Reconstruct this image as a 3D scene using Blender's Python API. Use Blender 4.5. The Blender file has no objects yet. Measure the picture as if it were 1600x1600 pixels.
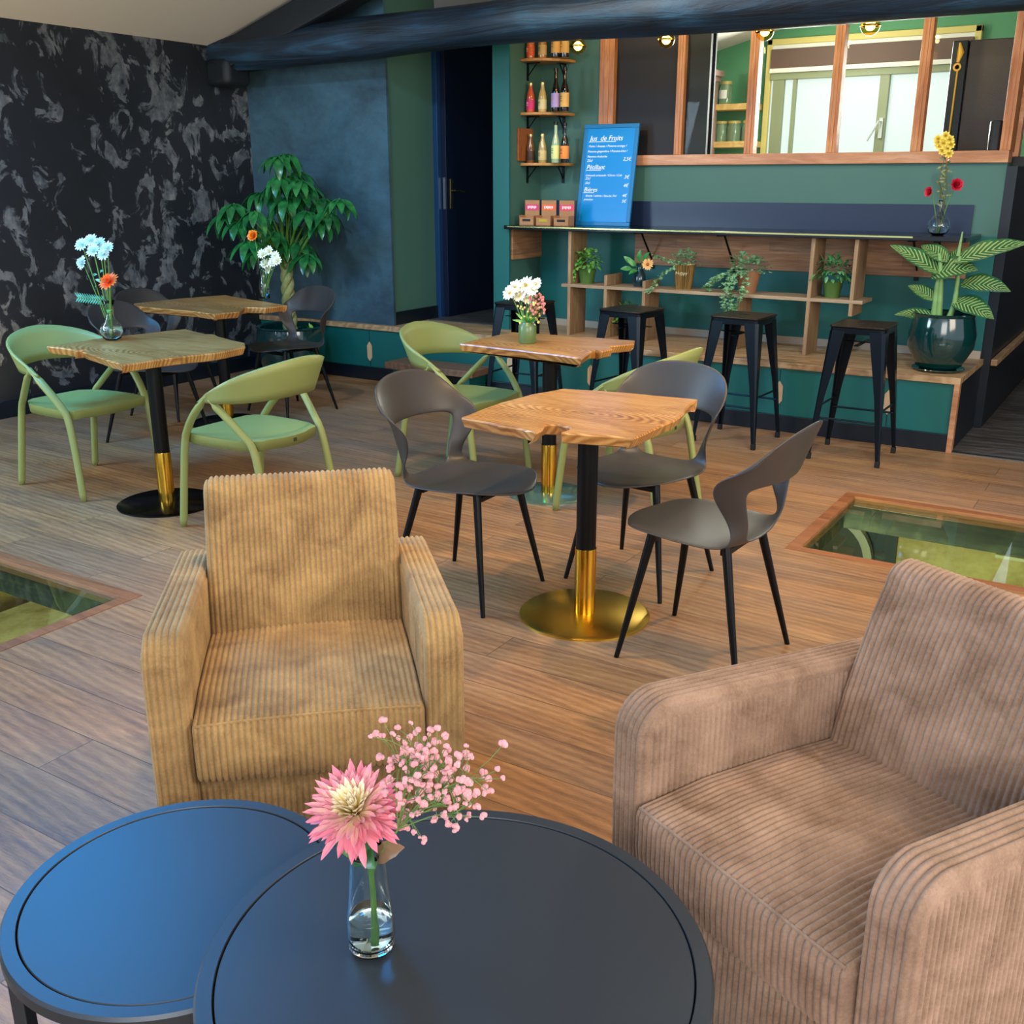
import bpy, bmesh, math, random
from mathutils import Vector, Matrix
random.seed(7)
R = math.radians
SC = bpy.context.scene
COL = SC.collection

# ------------------------------------------------------------------ camera, sky, lights, exposure
CAM_H, FPX, PITCH, YAW = 1.52, 1615.0, R(17.8), R(32.1)
cd = bpy.data.cameras.new('camera'); cam = bpy.data.objects.new('camera', cd); COL.objects.link(cam)
cd.sensor_width = 36; cd.lens = 36*FPX/1600; cd.clip_start = .05; cd.clip_end = 200
cam.location = (0, 0, CAM_H); cam.rotation_euler = (R(90)-PITCH, 0, YAW)
SC.camera = cam
SC.view_settings.view_transform = 'Standard'; SC.view_settings.look = 'None'
SC.view_settings.gamma = 1; SC.view_settings.use_curve_mapping = False
SC.view_settings.exposure = 0.45
W = bpy.data.worlds.new('daylight'); SC.world = W; W.use_nodes = True
W.node_tree.nodes['Background'].inputs[0].default_value = (.72, .84, 1, 1)
W.node_tree.nodes['Background'].inputs[1].default_value = 0.9
def light(kind, name, loc, target, energy, color, size=1, size_y=None, spot=None, blend=.6):
    l = bpy.data.lights.new(name, kind); o = bpy.data.objects.new(name, l); COL.objects.link(o)
    l.energy = energy; l.color = color
    if kind == 'AREA':
        l.size = size
        if size_y: l.shape = 'RECTANGLE'; l.size_y = size_y
    else: l.shadow_soft_size = size
    if kind == 'SPOT': l.spot_size = R(spot); l.spot_blend = blend
    o.location = loc
    o.rotation_euler = (Vector(target)-Vector(loc)).to_track_quat('-Z', 'Y').to_euler()
    return o
# big windows behind the camera and to its right; a window in the left wall; two roof windows
light('AREA', 'window_light_behind', (1.2, -2.2, 2.2), (-1.5, 3.5, .6), 95, (1, .95, .88), 3.0, 1.8)
light('AREA', 'window_light_right', (2.6, 2.4, 2.2), (-1.5, 3.2, .5), 85, (1, .86, .68), 2.4, 1.6)
light('AREA', 'window_light_left', (-6.3, .9, 1.8), (-2.5, 2.2, .6), 110, (.62, .84, 1), 1.6, 1.5)
# track spots under the ridge
light('SPOT', 'track_spot_light', (-2.0, 2.6, 3.3), (-1.75, 3.2, .5), 120, (1, .72, .40), .06, spot=75)
light('SPOT', 'track_spot_light', (-.2, 4.4, 3.3), (-.8, 3.6, 0), 170, (1, .66, .32), .06, spot=80)
light('SPOT', 'track_spot_light', (-2.4, 3.6, 3.3), (-2.5, 4.6, .6), 70, (1, .72, .40), .06, spot=70)
light('SPOT', 'track_spot_light', (-3.6, 4.4, 3.0), (-2.6, 7.1, 1.2), 90, (1, .84, .62), .08, spot=75)
light('SPOT', 'track_spot_light', (-.9, 4.2, 3.3), (-2.2, 7.1, .8), 90, (.75, .95, 1), .08, spot=75)
light('SPOT', 'track_spot_light', (-4.2, 4.0, 2.9), (-5.4, 6.4, 1.0), 70, (.72, .90, 1), .05, spot=70)
light('SPOT', 'uplight_left_corner', (-6.1, 3.35, .12), (-6.49, 3.75, .8), 40, (1, .68, .30), .04, spot=120)

# ------------------------------------------------------------------ measured points: photo pixel -> point of the room
_M = cam.rotation_euler.to_matrix()
def _ray(x, y): return _M @ Vector(((x-800)/FPX, -(y-800)/FPX, -1))
def PZ(x, y, z=0): d = _ray(x, y); t = (z-CAM_H)/d.z; return Vector((t*d.x, t*d.y, z))
def PY(x, y, Y): d = _ray(x, y); t = Y/d.y; return Vector((t*d.x, Y, CAM_H+t*d.z))
def PX(x, y, X): d = _ray(x, y); t = X/d.x; return Vector((X, t*d.y, CAM_H+t*d.z))

# ------------------------------------------------------------------ materials
def lin(h):
    h = h.lstrip('#'); c = [int(h[i:i+2], 16)/255 for i in (0, 2, 4)]
    return tuple((v/12.92 if v <= .04045 else ((v+.055)/1.055)**2.4) for v in c)+(1,)
class NT:
    def __init__(s, name):
        s.m = bpy.data.materials.new(name); s.m.use_nodes = True; s.t = s.m.node_tree; s.b = s.t.nodes['Principled BSDF']
    def n(s, typ, **kw):
        nd = s.t.nodes.new(typ)
        for k, v in kw.items():
            if k.startswith('i_'):
                key = k[2:]; key = int(key) if key.isdigit() else key.replace('_', ' ')
                if isinstance(v, bpy.types.NodeSocket): s.t.links.new(v, nd.inputs[key])
                else: nd.inputs[key].default_value = v
            else: setattr(nd, k, v)
        return nd
    def set(s, key, v):
        if isinstance(v, bpy.types.NodeSocket): s.t.links.new(v, s.b.inputs[key])
        else: s.b.inputs[key].default_value = v
    def co(s, scale=(1, 1, 1), rot=(0, 0, 0), obj=True):
        tc = s.n('ShaderNodeTexCoord'); mp = s.n('ShaderNodeMapping')
        s.t.links.new(tc.outputs['Object' if obj else 'UV'], mp.inputs[0])
        mp.inputs['Scale'].default_value = scale; mp.inputs['Rotation'].default_value = rot
        return mp.outputs[0]
    def noise(s, vec, scale, detail=4, rough=.55, dist=0):
        return s.n('ShaderNodeTexNoise', i_Vector=vec, i_Scale=scale, i_Detail=detail, i_Roughness=rough, i_Distortion=dist).outputs['Fac']
    def ramp(s, fac, stops):
        r = s.n('ShaderNodeValToRGB', i_Fac=fac); e = r.color_ramp.elements
        while len(e) < len(stops): e.new(.5)
        for el, (p, c) in zip(e, stops): el.position = p; el.color = c if len(c) == 4 else lin(c)
        return r.outputs[0]
    def mix(s, fac, a, b, mode='MIX'):
        m = s.n('ShaderNodeMix', data_type='RGBA', blend_type=mode)
        for k, v in ((0, fac), (6, a), (7, b)):
            if isinstance(v, bpy.types.NodeSocket): s.t.links.new(v, m.inputs[k])
            else: m.inputs[k].default_value = v
        return m.outputs[2]
    def math(s, op, a, b=0.0, c=0.0): return s.n('ShaderNodeMath', operation=op, i_0=a, i_1=b, i_2=c).outputs[0]
    def bump(s, h, strength=.3, dist=.01):
        s.set('Normal', s.n('ShaderNodeBump', i_Height=h, i_Strength=strength, i_Distance=dist).outputs[0])
MATS = {}
def plain(name, hexc, rough=.5, metal=0, spec=None, var=0, bump=0, bscale=60, emit=None, estr=0, trans=0, sheen=0, coat=0, ior=None, alpha=None, sub=0):
    if name in MATS: return MATS[name]
    t = NT(name); c = lin(hexc)
    if var:
        n = t.noise(t.co(), bscale*.3, 4)
        t.set('Base Color', t.mix(n, tuple(v*(1-var) for v in c[:3])+(1,), tuple(min(1, v*(1+var)) for v in c[:3])+(1,)))
    else: t.set('Base Color', c)
    t.set('Roughness', rough); t.set('Metallic', metal)
    if spec is not None: t.set('Specular IOR Level', spec)
    if emit: t.set('Emission Color', lin(emit)); t.set('Emission Strength', estr)
    if trans: t.set('Transmission Weight', trans)
    if ior: t.set('IOR', ior)
    if sheen: t.set('Sheen Weight', sheen)
    if coat: t.set('Coat Weight', coat); t.set('Coat Roughness', .1)
    if alpha is not None: t.set('Alpha', alpha)
    if sub: t.set('Subsurface Weight', sub); t.set('Subsurface Radius', (.02, .02, .01))
    if bump: t.bump(t.noise(t.co(), bscale, 4), bump, .004)
    MATS[name] = t.m; return t.m

def wood(name, stops, scale=1.0, axis='X', rough=.45, grain=1.0, rings=True, var=.0):
    if name in MATS: return MATS[name]
    t = NT(name)
    sc = {'X': (1, 9, 9), 'Y': (9, 1, 9), 'Z': (9, 9, 1)}[axis]
    v = t.co(tuple(k*scale for k in sc))
    n1 = t.noise(v, 1.2, 6, .6, 1.2); n2 = t.noise(v, 9, 5, .7, .3)
    f = t.math('MULTIPLY_ADD', n2, .35*grain, t.math('MULTIPLY', n1, .75))
    if rings:
        rv = t.co((3*scale, 3*scale, 3*scale))
        w = t.n('ShaderNodeTexWave', wave_type='RINGS', rings_direction='Z', i_Vector=rv, i_Scale=2.2, i_Distortion=9, i_Detail=3, i_Detail_Scale=1.4).outputs['Fac']
        f = t.math('MULTIPLY_ADD', w, .16, f)
    t.set('Base Color', t.ramp(f, stops)); t.set('Roughness', rough); t.bump(n2, .15, .003)
    MATS[name] = t.m; return t.m

def floor_mat():
    t = NT('oak_floor_planks'); v = t.co()
    br = t.n('ShaderNodeTexBrick', offset=.37, squash=1, i_Vector=v, i_Color1=(0, 0, 0, 1), i_Color2=(1, 1, 1, 1), i_Mortar=(.5, .5, .5, 1), i_Scale=1, i_Mortar_Size=.0016, i_Mortar_Smooth=.3, i_Brick_Width=1.75, i_Row_Height=.175)
    # per plank random number shifts the grain of each plank
    shift = t.n('ShaderNodeVectorMath', operation='MULTIPLY', i_0=br.outputs['Color'], i_1=(31, 17, 5)).outputs[0]
    pv = t.n('ShaderNodeVectorMath', operation='ADD', i_0=v, i_1=shift).outputs[0]
    gv = t.n('ShaderNodeMapping', i_Vector=pv); gv.inputs['Scale'].default_value = (.9, 7.5, 1); gv = gv.outputs[0]
    n1 = t.noise(gv, 1.0, 7, .66, .5); n2 = t.noise(gv, 9, 6, .75, .3)
    kv = t.n('ShaderNodeMapping', i_Vector=pv); kv.inputs['Scale'].default_value = (1.1, 3.8, 1); kv = kv.outputs[0]
    w = t.n('ShaderNodeTexWave', wave_type='RINGS', rings_direction='SPHERICAL', i_Vector=kv, i_Scale=2.6, i_Distortion=5, i_Detail=4, i_Detail_Scale=1.1, i_Detail_Roughness=.6).outputs['Fac']
    f = t.math('MULTIPLY_ADD', n2, .34, t.math('MULTIPLY', n1, .62))
    f = t.math('MULTIPLY_ADD', w, .10, f); n3 = t.noise(gv, 34, 4, .8, .2); f = t.math('MULTIPLY_ADD', t.math('SUBTRACT', n3, .5), .35, f)
    col = t.ramp(f, [(.26, '5c4636'), (.42, '8a6a4e'), (.56, 'ab8762'), (.70, 'c6a276'), (.84, 'd8bd98')])
    tone = t.ramp(br.outputs['Color'], [(0, '8f7966'), (.3, 'd0b896'), (.55, 'a89a90'), (.78, 'e6caa4'), (1, 'b59a84')])
    col = t.mix(.62, col, tone, 'MULTIPLY'); col = t.mix(1, col, (1.16, 1.12, 1.08, 1), 'MULTIPLY')
    # dark knots and weathered patches
    k = t.noise(kv, 1.3, 3, .5, .4); kr = t.ramp(k, [(.64, (0, 0, 0, 1)), (.74, (1, 1, 1, 1))])
    col = t.mix(t.math('MULTIPLY', kr, .45), col, lin('4b4038'))
    patch = t.ramp(t.noise(t.co((.5, 1.2, 1)), 1.1, 3), [(.42, (0, 0, 0, 1)), (.68, (1, 1, 1, 1))])
    col = t.mix(t.math('MULTIPLY', patch, .22), col, lin('9a9490'))
    gap = t.math('GREATER_THAN', br.outputs['Fac'], .5)
    col = t.mix(t.math('MULTIPLY', gap, .75), col, lin('2c1d14'))
    t.set('Base Color', col); t.set('Roughness', t.math('MULTIPLY_ADD', n2, .25, .27)); t.set('Specular IOR Level', .5)
    t.bump(t.math('SUBTRACT', n2, t.math('MULTIPLY', br.outputs['Fac'], 1.5)), .25, .004)
    return t.m
def plaster_dark():
    t = NT('mottled_dark_plaster'); v = t.co((1, 1, .8), (0, 0, 0))
    n = t.noise(v, 6.5, 9, .60, .8); n2 = t.noise(v, 1.6, 3, .5, .4)
    f = t.math('MULTIPLY_ADD', n2, .25, t.math('MULTIPLY', n, .80))
    m = t.ramp(f, [(.555, (0, 0, 0, 1)), (.585, (1, 1, 1, 1))])
    m2 = t.noise(v, 14, 4, .7)
    base = t.ramp(n2, [(.3, '10161c'), (.7, '1c222a')])
    fl = t.ramp(m2, [(.35, '3e464c'), (.6, '757a7c'), (.75, '98958c')])
    t.set('Base Color', t.mix(t.math('MULTIPLY', m, .8), base, fl)); t.set('Roughness', .55)
    t.bump(f, .3, .01); return t.m
def plaster(name, a, b, rough=.6, sc=1.6):
    t = NT(name); v = t.co((1, 1, 1.3)); n = t.noise(v, sc, 8, .6, .5); f = t.noise(v, sc*12, 5, .6)
    t.set('Base Color', t.ramp(t.math('MULTIPLY_ADD', f, .2, t.math('MULTIPLY', n, .8)), [(.33, a), (.62, b)])); t.set('Roughness', rough); t.bump(t.math('ADD', n, f), .25, .006)
    return t.m
def blackened_beam():
    t = NT('blue_black_limewashed_beam'); v = t.co((.8, 9, 9)); n = t.noise(v, 1.3, 8, .65, 1.0); n2 = t.noise(t.co((1, 3, 3)), 1.5, 4)
    f = t.math('MULTIPLY_ADD', n2, .4, t.math('MULTIPLY', n, .6))
    t.set('Base Color', t.ramp(f, [(.38, '081018'), (.52, '12293a'), (.64, '265068'), (.76, '5f93ad')])); t.set('Roughness', .5)
    t.bump(n, .7, .02); return t.m
def cord(name, a, b):
    t = NT(name); v = t.co(); n = t.noise(v, 9, 6, .65, .5); f = t.noise(v, 190, 3, .7)
    c = t.ramp(t.math('MULTIPLY_ADD', f, .25, t.math('MULTIPLY', n, .75)), [(.32, a), (.66, b)])
    t.set('Base Color', c); t.set('Roughness', .85); t.set('Sheen Weight', .22); t.set('Sheen Roughness', .45); t.set('Sheen Tint', lin('ffe9cf'))
    t.bump(f, .35, .002); return t.m
def leafmat(name, a, b, vein=None, rough=.35, sc=16):
    if name in MATS: return MATS[name]
    t = NT(name); n = t.noise(t.co(), sc, 3, .5)
    c = t.ramp(n, [(.35, a), (.65, b)])
    if vein:
        uv = t.co(obj=False)
        sx = t.n('ShaderNodeSeparateXYZ', i_0=uv)
        ax = t.math('ABSOLUTE', t.math('SUBTRACT', sx.outputs[0], .5))
        w = t.math('SINE', t.math('MULTIPLY', t.math('SUBTRACT', sx.outputs[1], t.math('MULTIPLY', ax, .45)), 75))
        m = t.math('MULTIPLY', t.math('GREATER_THAN', t.math('ADD', w, t.math('MULTIPLY', n, .8)), .85), t.math('LESS_THAN', ax, .40))
        c = t.mix(t.math('MULTIPLY', m, .75), c, lin(vein))
    t.set('Base Color', c); t.set('Roughness', rough); t.set('Specular IOR Level', .5)
    MATS[name] = t.m; return t.m
def glassmat(name, tint='f4ffff', rough=0, ior=1.45, cheap=False):
    if name in MATS: return MATS[name]
    t = NT(name)
    if cheap:   # thin pane: mostly clear with a mirror sheen by angle
        fr = t.n('ShaderNodeFresnel', i_IOR=ior).outputs[0]; bk = t.n('ShaderNodeNewGeometry').outputs['Backfacing']; fr = t.math('MULTIPLY', fr, t.math('SUBTRACT', 1.0, bk))
        tr = t.n('ShaderNodeBsdfTransparent', i_Color=lin(tint)).outputs[0]; gl = t.n('ShaderNodeBsdfGlossy', i_Color=(1, 1, 1, 1), i_Roughness=.02).outputs[0]
        mx = t.n('ShaderNodeMixShader', i_0=fr, i_1=tr, i_2=gl).outputs[0]
        t.t.links.new(mx, t.t.nodes['Material Output'].inputs[0])
    else:
        t.set('Base Color', lin(tint)); t.set('Transmission Weight', 1.0); t.set('Roughness', rough); t.set('IOR', ior)
    MATS[name] = t.m; return t.m

# ------------------------------------------------------------------ mesh builder and scene tree
class MB:
    def __init__(s): s.v = []; s.f = []; s.uv = None; s.M = Matrix.Identity(4)
    def add(s, vs, fs):
        o = len(s.v); s.v += [tuple(s.M @ Vector(p)) for p in vs]; s.f += [tuple(o+i for i in f) for f in fs]; return s
    def box(s, a, b):
        (x0, y0, z0), (x1, y1, z1) = a, b
        return s.add([(x0,y0,z0),(x1,y0,z0),(x1,y1,z0),(x0,y1,z0),(x0,y0,z1),(x1,y0,z1),(x1,y1,z1),(x0,y1,z1)],
                     [(3,2,1,0),(4,5,6,7),(0,1,5,4),(1,2,6,5),(2,3,7,6),(3,0,4,7)])
    def prism(s, poly, z0, z1):
        a = sum(poly[i][0]*poly[(i+1) % len(poly)][1]-poly[(i+1) % len(poly)][0]*poly[i][1] for i in range(len(poly)))
        if a < 0: poly = poly[::-1]
        n = len(poly)
        return s.add([(x, y, z0) for x, y in poly]+[(x, y, z1) for x, y in poly], [tuple(range(n))[::-1], tuple(range(n, 2*n))]+[(i, (i+1) % n, n+(i+1) % n, n+i) for i in range(n)])
    def lathe(s, prof, n=32, cx=0, cy=0, a0=0, a1=2*math.pi):
        full = abs(a1-a0-2*math.pi) < 1e-6; m = n if full else n+1
        vs = []; fs = []
        for r, z in prof:
            for k in range(m):
                a = a0+(a1-a0)*k/n; vs.append((cx+r*math.cos(a), cy+r*math.sin(a), z))
        for i in range(len(prof)-1):
            for k in range(n):
                k2 = (k+1) % m; fs.append((i*m+k, i*m+k2, (i+1)*m+k2, (i+1)*m+k))
        if full:
            if prof[0][0] > 1e-5: fs.append(tuple(range(m))[::-1])
            if prof[-1][0] > 1e-5: fs.append(tuple((len(prof)-1)*m+k for k in range(m)))
        return s.add(vs, fs)
    def tube(s, path, rad, n=10, flat=None, up=(0, 0, 1)):
        """sweep; rad: number or list (or list of (a,b)); flat: ellipse ratio"""
        P = [Vector(p) for p in path]; L = len(P)
        if not isinstance(rad, (list, tuple)): rad = [rad]*L
        vs = []; fs = []; prev = None
        for i, p in enumerate(P):
            t = (P[min(i+1, L-1)]-P[max(i-1, 0)]); t = t.normalized() if t.length > 1e-9 else Vector((0, 0, 1))
            if prev is None:
                ref = Vector(up)
                if abs(t.dot(ref)) > .95: ref = Vector((1, 0, 0)) if abs(t.x) < .9 else Vector((0, 1, 0))
                u = (ref-t*ref.dot(t)).normalized()
            else:
                u = prev-t*prev.dot(t); u = u.normalized() if u.length > 1e-6 else prev
            prev = u; w = t.cross(u)
            ra = rad[i]; ra, rb = ra if isinstance(ra, (list, tuple)) else (ra, ra*(flat or 1))
            for k in range(n):
                a = 2*math.pi*k/n; vs.append(p+u*math.cos(a)*ra+w*math.sin(a)*rb)
        for i in range(L-1):
            for k in range(n): fs.append((i*n+k, i*n+(k+1) % n, (i+1)*n+(k+1) % n, (i+1)*n+k))
        fs += [tuple(range(n))[::-1], tuple((L-1)*n+k for k in range(n))]
        return s.add(vs, fs)
    def ball(s, c, r, n=10, m=6, sq=(1, 1, 1)):
        vs = [(c[0], c[1], c[2]-r*sq[2])]; fs = []
        for i in range(1, m):
            th = math.pi*i/m
            for k in range(n):
                a = 2*math.pi*k/n; vs.append((c[0]+r*sq[0]*math.sin(th)*math.cos(a), c[1]+r*sq[1]*math.sin(th)*math.sin(a), c[2]-r*sq[2]*math.cos(th)))
        vs.append((c[0], c[1], c[2]+r*sq[2])); T = len(vs)-1
        for k in range(n): fs.append((0, 1+(k+1) % n, 1+k)); fs.append((T, 1+(m-2)*n+k, 1+(m-2)*n+(k+1) % n))
        for i in range(m-2):
            for k in range(n): a = 1+i*n; fs.append((a+k, a+(k+1) % n, a+n+(k+1) % n, a+n+k))
        return s.add(vs, fs)
    def grid(s, rows, close=False, skip=()):
        """rows: list of equal-length point lists"""
        n = len(rows[0]); fs = []
        for i in range(len(rows)-1):
            for k in range(n if close else n-1):
                if (i, k) in skip: continue
                fs.append((i*n+k, i*n+(k+1) % n, (i+1)*n+(k+1) % n, (i+1)*n+k))
        return s.add([p for r in rows for p in r], fs)
    def build(s, name, mat, parent=None, smooth=True, bevel=0, seg=2, subsurf=0, solid=0, loc=None, sharp=40, uvs=None):
        me = bpy.data.meshes.new(name); me.from_pydata(s.v, [], s.f); me.update()
        bm = bmesh.new(); bm.from_mesh(me); bmesh.ops.recalc_face_normals(bm, faces=bm.faces); bm.to_mesh(me); bm.free()
        if uvs:
            ul = me.uv_layers.new(name='UVMap')
            for lp in me.loops: ul.data[lp.index].uv = uvs[lp.vertex_index]
        o = bpy.data.objects.new(name, me); COL.objects.link(o); me.materials.append(mat)
        if parent: o.parent = parent
        if loc: o.location = loc
        if smooth:
            for p in me.polygons: p.use_smooth = True
            if sharp and not subsurf: me.set_sharp_from_angle(angle=R(sharp))
        if solid: md = o.modifiers.new('thickness', 'SOLIDIFY'); md.thickness = solid; md.offset = 0
        if bevel: md = o.modifiers.new('edge', 'BEVEL'); md.width = bevel; md.segments = seg; md.limit_method = 'ANGLE'; md.angle_limit = R(35)
        if subsurf: md = o.modifiers.new('smooth', 'SUBSURF'); md.levels = subsurf; md.render_levels = subsurf
        return o
def thing(name, label, cat, loc=(0, 0, 0), rz=0, group=None):
    o = bpy.data.objects.new(name, None); COL.objects.link(o); o.empty_display_size = .1
    o.location = loc; o.rotation_euler = (0, 0, rz); return tag(o, label, cat, group)
def tag(o, label, cat, group=None, kind=None):
    o['label'] = label; o['category'] = cat
    if group: o['group'] = group
    if kind: o['kind'] = kind
    return o
def struct(name, mb, mat, **kw):
    kw.setdefault('smooth', False); o = mb.build(name, mat, **kw)
    if not kw.get('parent'): o['kind'] = 'structure'
    return o
def dup(root, loc, rz, label, group=None):
    def cp(o, par):
        c = o.copy(); COL.objects.link(c); c.parent = par
        for ch in list(o.children): cp(ch, c)
        return c
    r = cp(root, None); r.location = loc; r.rotation_euler = (0, 0, rz); r['label'] = label
    if group: r['group'] = group
    return r
def curve(pts, n=8):
    """Catmull-Rom through points"""
    P = [Vector(p) for p in pts]; out = []
    for i in range(len(P)-1):
        a = P[max(i-1, 0)]; b = P[i]; c = P[i+1]; d = P[min(i+2, len(P)-1)]
        for k in range(n):
            t = k/n; out.append(.5*((2*b)+(c-a)*t+(2*a-5*b+4*c-d)*t*t+(3*b-a-3*c+d)*t*t*t))
    out.append(P[-1]); return out
def lerp(a, b, t): return a+(b-a)*t
def interp(xs, ys, x):
    if x <= xs[0]: return ys[0]
    for i in range(len(xs)-1):
        if x <= xs[i+1]: return lerp(ys[i], ys[i+1], (x-xs[i])/(xs[i+1]-xs[i]))
    return ys[-1]
# ================================================================== THE ROOM
M_floor = floor_mat(); M_plast = plaster_dark(); M_blue = plaster('blue_grey_plaster', '20333f', '3d6070')
M_teal = plain('teal_paint', '0b5e5a', .45, var=.12, bscale=8); M_green = plain('green_paint', '41695f', .6, var=.06, bscale=6)
M_kgreen = plain('kitchen_green_paint', '5c9c70', .6); M_navy = plain('navy_paint', '0c1722', .35); M_dkfloor = wood('dark_grey_boards', [(.3, '231f1c'), (.6, '4a4440'), (.8, '6a625a')], .6)
M_white = plain('white_ceiling_paint', 'd6d2c8', .8); M_beam = blackened_beam()
M_trimwood = wood('orange_pine_trim', [(.3, '8a4f26'), (.55, 'b5733f'), (.8, 'd09a68')], 1.2, 'Z', .4, rings=False)
M_sillwood = wood('pine_sill', [(.3, '8a5433'), (.55, 'b57c54'), (.8, 'd6a988')], 1.0, 'X', .4, rings=False)
M_plat = wood('platform_oak', [(.3, '5e4130'), (.5, '95714f'), (.75, 'c2a077')], .9, 'X', .4)
M_rawwood = wood('raw_beech', [(.3, 'a8845f'), (.7, 'd8b890')], 2, 'Z', .6, rings=False)
M_pane = glassmat('clear_pane', 'fbfffd', cheap=True, ior=1.18); M_pane_floor = glassmat('floor_glass', 'e2efe2', cheap=True)
def roofz(x): return 2.49+.304*(x+6.49) if x < .5 else 2.49+.304*6.99-.304*(x-.5)
WL, YF, YB, XR = -6.49, 6.35, 7.134, -.96      # left wall, platform front, bar wall, right end of the bar
PZT = .44                                      # platform top

# floor with two glazed openings
holes = [(-1.24, 4.20, .40, 5.20), (-4.80, 1.34, -3.16, 2.365)]
xs = sorted({WL-.05, 4.0, *[h[0] for h in holes], *[h[2] for h in holes]}); ys = sorted({-3.0, 6.36, *[h[1] for h in holes], *[h[3] for h in holes]})
mb = MB()
for i in range(len(xs)-1):
    for j in range(len(ys)-1):
        cx, cy = (xs[i]+xs[i+1])/2, (ys[j]+ys[j+1])/2
        if any(h[0] < cx < h[2] and h[1] < cy < h[3] for h in holes): continue
        mb.box((xs[i], ys[j], -.06), (xs[i+1], ys[j+1], 0))
struct('floor', mb, M_floor)
mb = MB(); mb.box((XR, 6.36, -.06), (4, 11, -.004)); struct('floor_side', mb, M_dkfloor)
mb = MB(); mb.box((XR, 6.33, -.002), (4, 6.37, .006)); struct('trim_1', mb, plain('steel_strip', '8e8f90', .35, 1))
# walls
mb = MB(); mb.box((WL-.15, -3, -.06), (WL, YF+.06, 4)); struct('wall_left', mb, M_plast)
mb = MB(); mb.box((WL, -3, 0), (WL+.018, YF, .11)); struct('baseboard_left', mb, M_navy, bevel=.004)
XH = -5.085
mb = MB(); mb.box((WL-.15, YF+.03, 0), (XH, YF+.055, 4)); struct('wall_back', mb, M_blue)
mb = MB(); mb.box((XH-.12, YF+.056, PZT), (XH-.02, 7.02, 4)); struct('wall_hall_left', mb, M_green)
mb = MB(); mb.box((XH-.02, YF+.06, PZT), (XH-.004, 7.02, PZT+.10)); struct('baseboard_hall', mb, M_navy)
mb = MB(); mb.box((-6.6, 8.6, PZT), (-4.33, 8.7, 4)); struct('wall_hall_end', mb, M_navy)
mb = MB(); mb.box((-4.33, 6.68, PZT), (-4.218, YB+1.5, 4)); struct('wall_side', mb, M_green)
mb = MB(); mb.box((-4.345, 6.665, PZT), (-4.205, 6.68, 3.2)); struct('trim_2', mb, M_teal)
mb = MB()
xl = PY(937, 150, YB).x; xl2 = PY(962, 150, YB).x
SZ = 1.655
mb.box((-4.218, YB, PZT), (xl, YB+.09, 4)); mb.box((xl, YB, PZT), (XR, YB+.09, SZ-.03)); mb.box((xl, YB, 2.62), (XR, YB+.09, 4))
struct('wall_bar', mb, M_green)
mb = MB(); mb.box((-4.21, YB-.012, 1.2), (-1.115, YB, 1.375)); struct('trim_3', mb, plain('navy_splashback', '1d2a44', .35))
mb = MB(); mb.box((-4.21, YB-.008, PZT+.03), (XR, YB, 1.19)); struct('trim_4', mb, M_teal)
mb = MB(); mb.box((-4.218, YB-.03, PZT), (XR, YB-.008, PZT+.05)); struct('baseboard_bar', mb, plain('pale_skirting', 'a99a86', .6))
mb = MB(); mb.box((XR-.001, YB+.0, 0), (XR+.06, 10.6, 1.60)); struct('wall_right', mb, M_navy)
mb = MB(); mb.box((XR-.01, YB+.3, 1.60), (XR+.08, 10.6, 1.66)); struct('trim_5', mb, plain('black_paint', '0a0c10', .4))
mb = MB(); mb.box((.7, 6.37, -.06), (.8, 10.6, 4)); mb.box((XR+.06, 10.4, -.06), (.7, 10.5, 4)); struct('wall_light_block', mb, M_navy)  # unseen dark walls, added to keep sky light off the right wall
# ceiling: two roof slopes with two roof windows on the left slope
sky = [(-5.15, 2.0, -4.05, 3.35), (-3.6, -.4, -2.5, .9)]
def roofpiece(m, x0, x1, y0, y1): m.add([(x0, y0, roofz(x0)), (x1, y0, roofz(x1)), (x1, y1, roofz(x1)), (x0, y1, roofz(x0)), (x0, y0, roofz(x0)+.12), (x1, y0, roofz(x1)+.12), (x1, y1, roofz(x1)+.12), (x0, y1, roofz(x0)+.12)], [(3,2,1,0),(4,5,6,7),(0,1,5,4),(1,2,6,5),(2,3,7,6),(3,0,4,7)])
xs = sorted({WL-.15, .5, *[s[0] for s in sky], *[s[2] for s in sky]}); ys = sorted({-3.0, 8.7, *[s[1] for s in sky], *[s[3] for s in sky]})
mb = MB()
for i in range(len(xs)-1):
    for j in range(len(ys)-1):
        cx, cy = (xs[i]+xs[i+1])/2, (ys[j]+ys[j+1])/2
        if not any(s[0] < cx < s[2] and s[1] < cy < s[3] for s in sky): roofpiece(mb, xs[i], xs[i+1], ys[j], ys[j+1])
roofpiece(mb, .5, 4, -3, 8.7)
struct('ceiling', mb, M_white)
skyl = plain('bright_sky_pane', '3aa0ff', .5, emit='0c9cea', estr=21)
skyl2 = plain('soft_sky_pane', '9ac8ff', .5, emit='7cbcf4', estr=4)
for k, s in enumerate(sky):
    mb = MB(); mb.add([(s[0], s[1], roofz(s[0])+.05), (s[2], s[1], roofz(s[2])+.05), (s[2], s[3], roofz(s[2])+.05), (s[0], s[3], roofz(s[0])+.05)], [(0, 1, 2, 3)])
    struct('window_%d' % (k+1), mb, skyl if k == 0 else skyl2)

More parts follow.
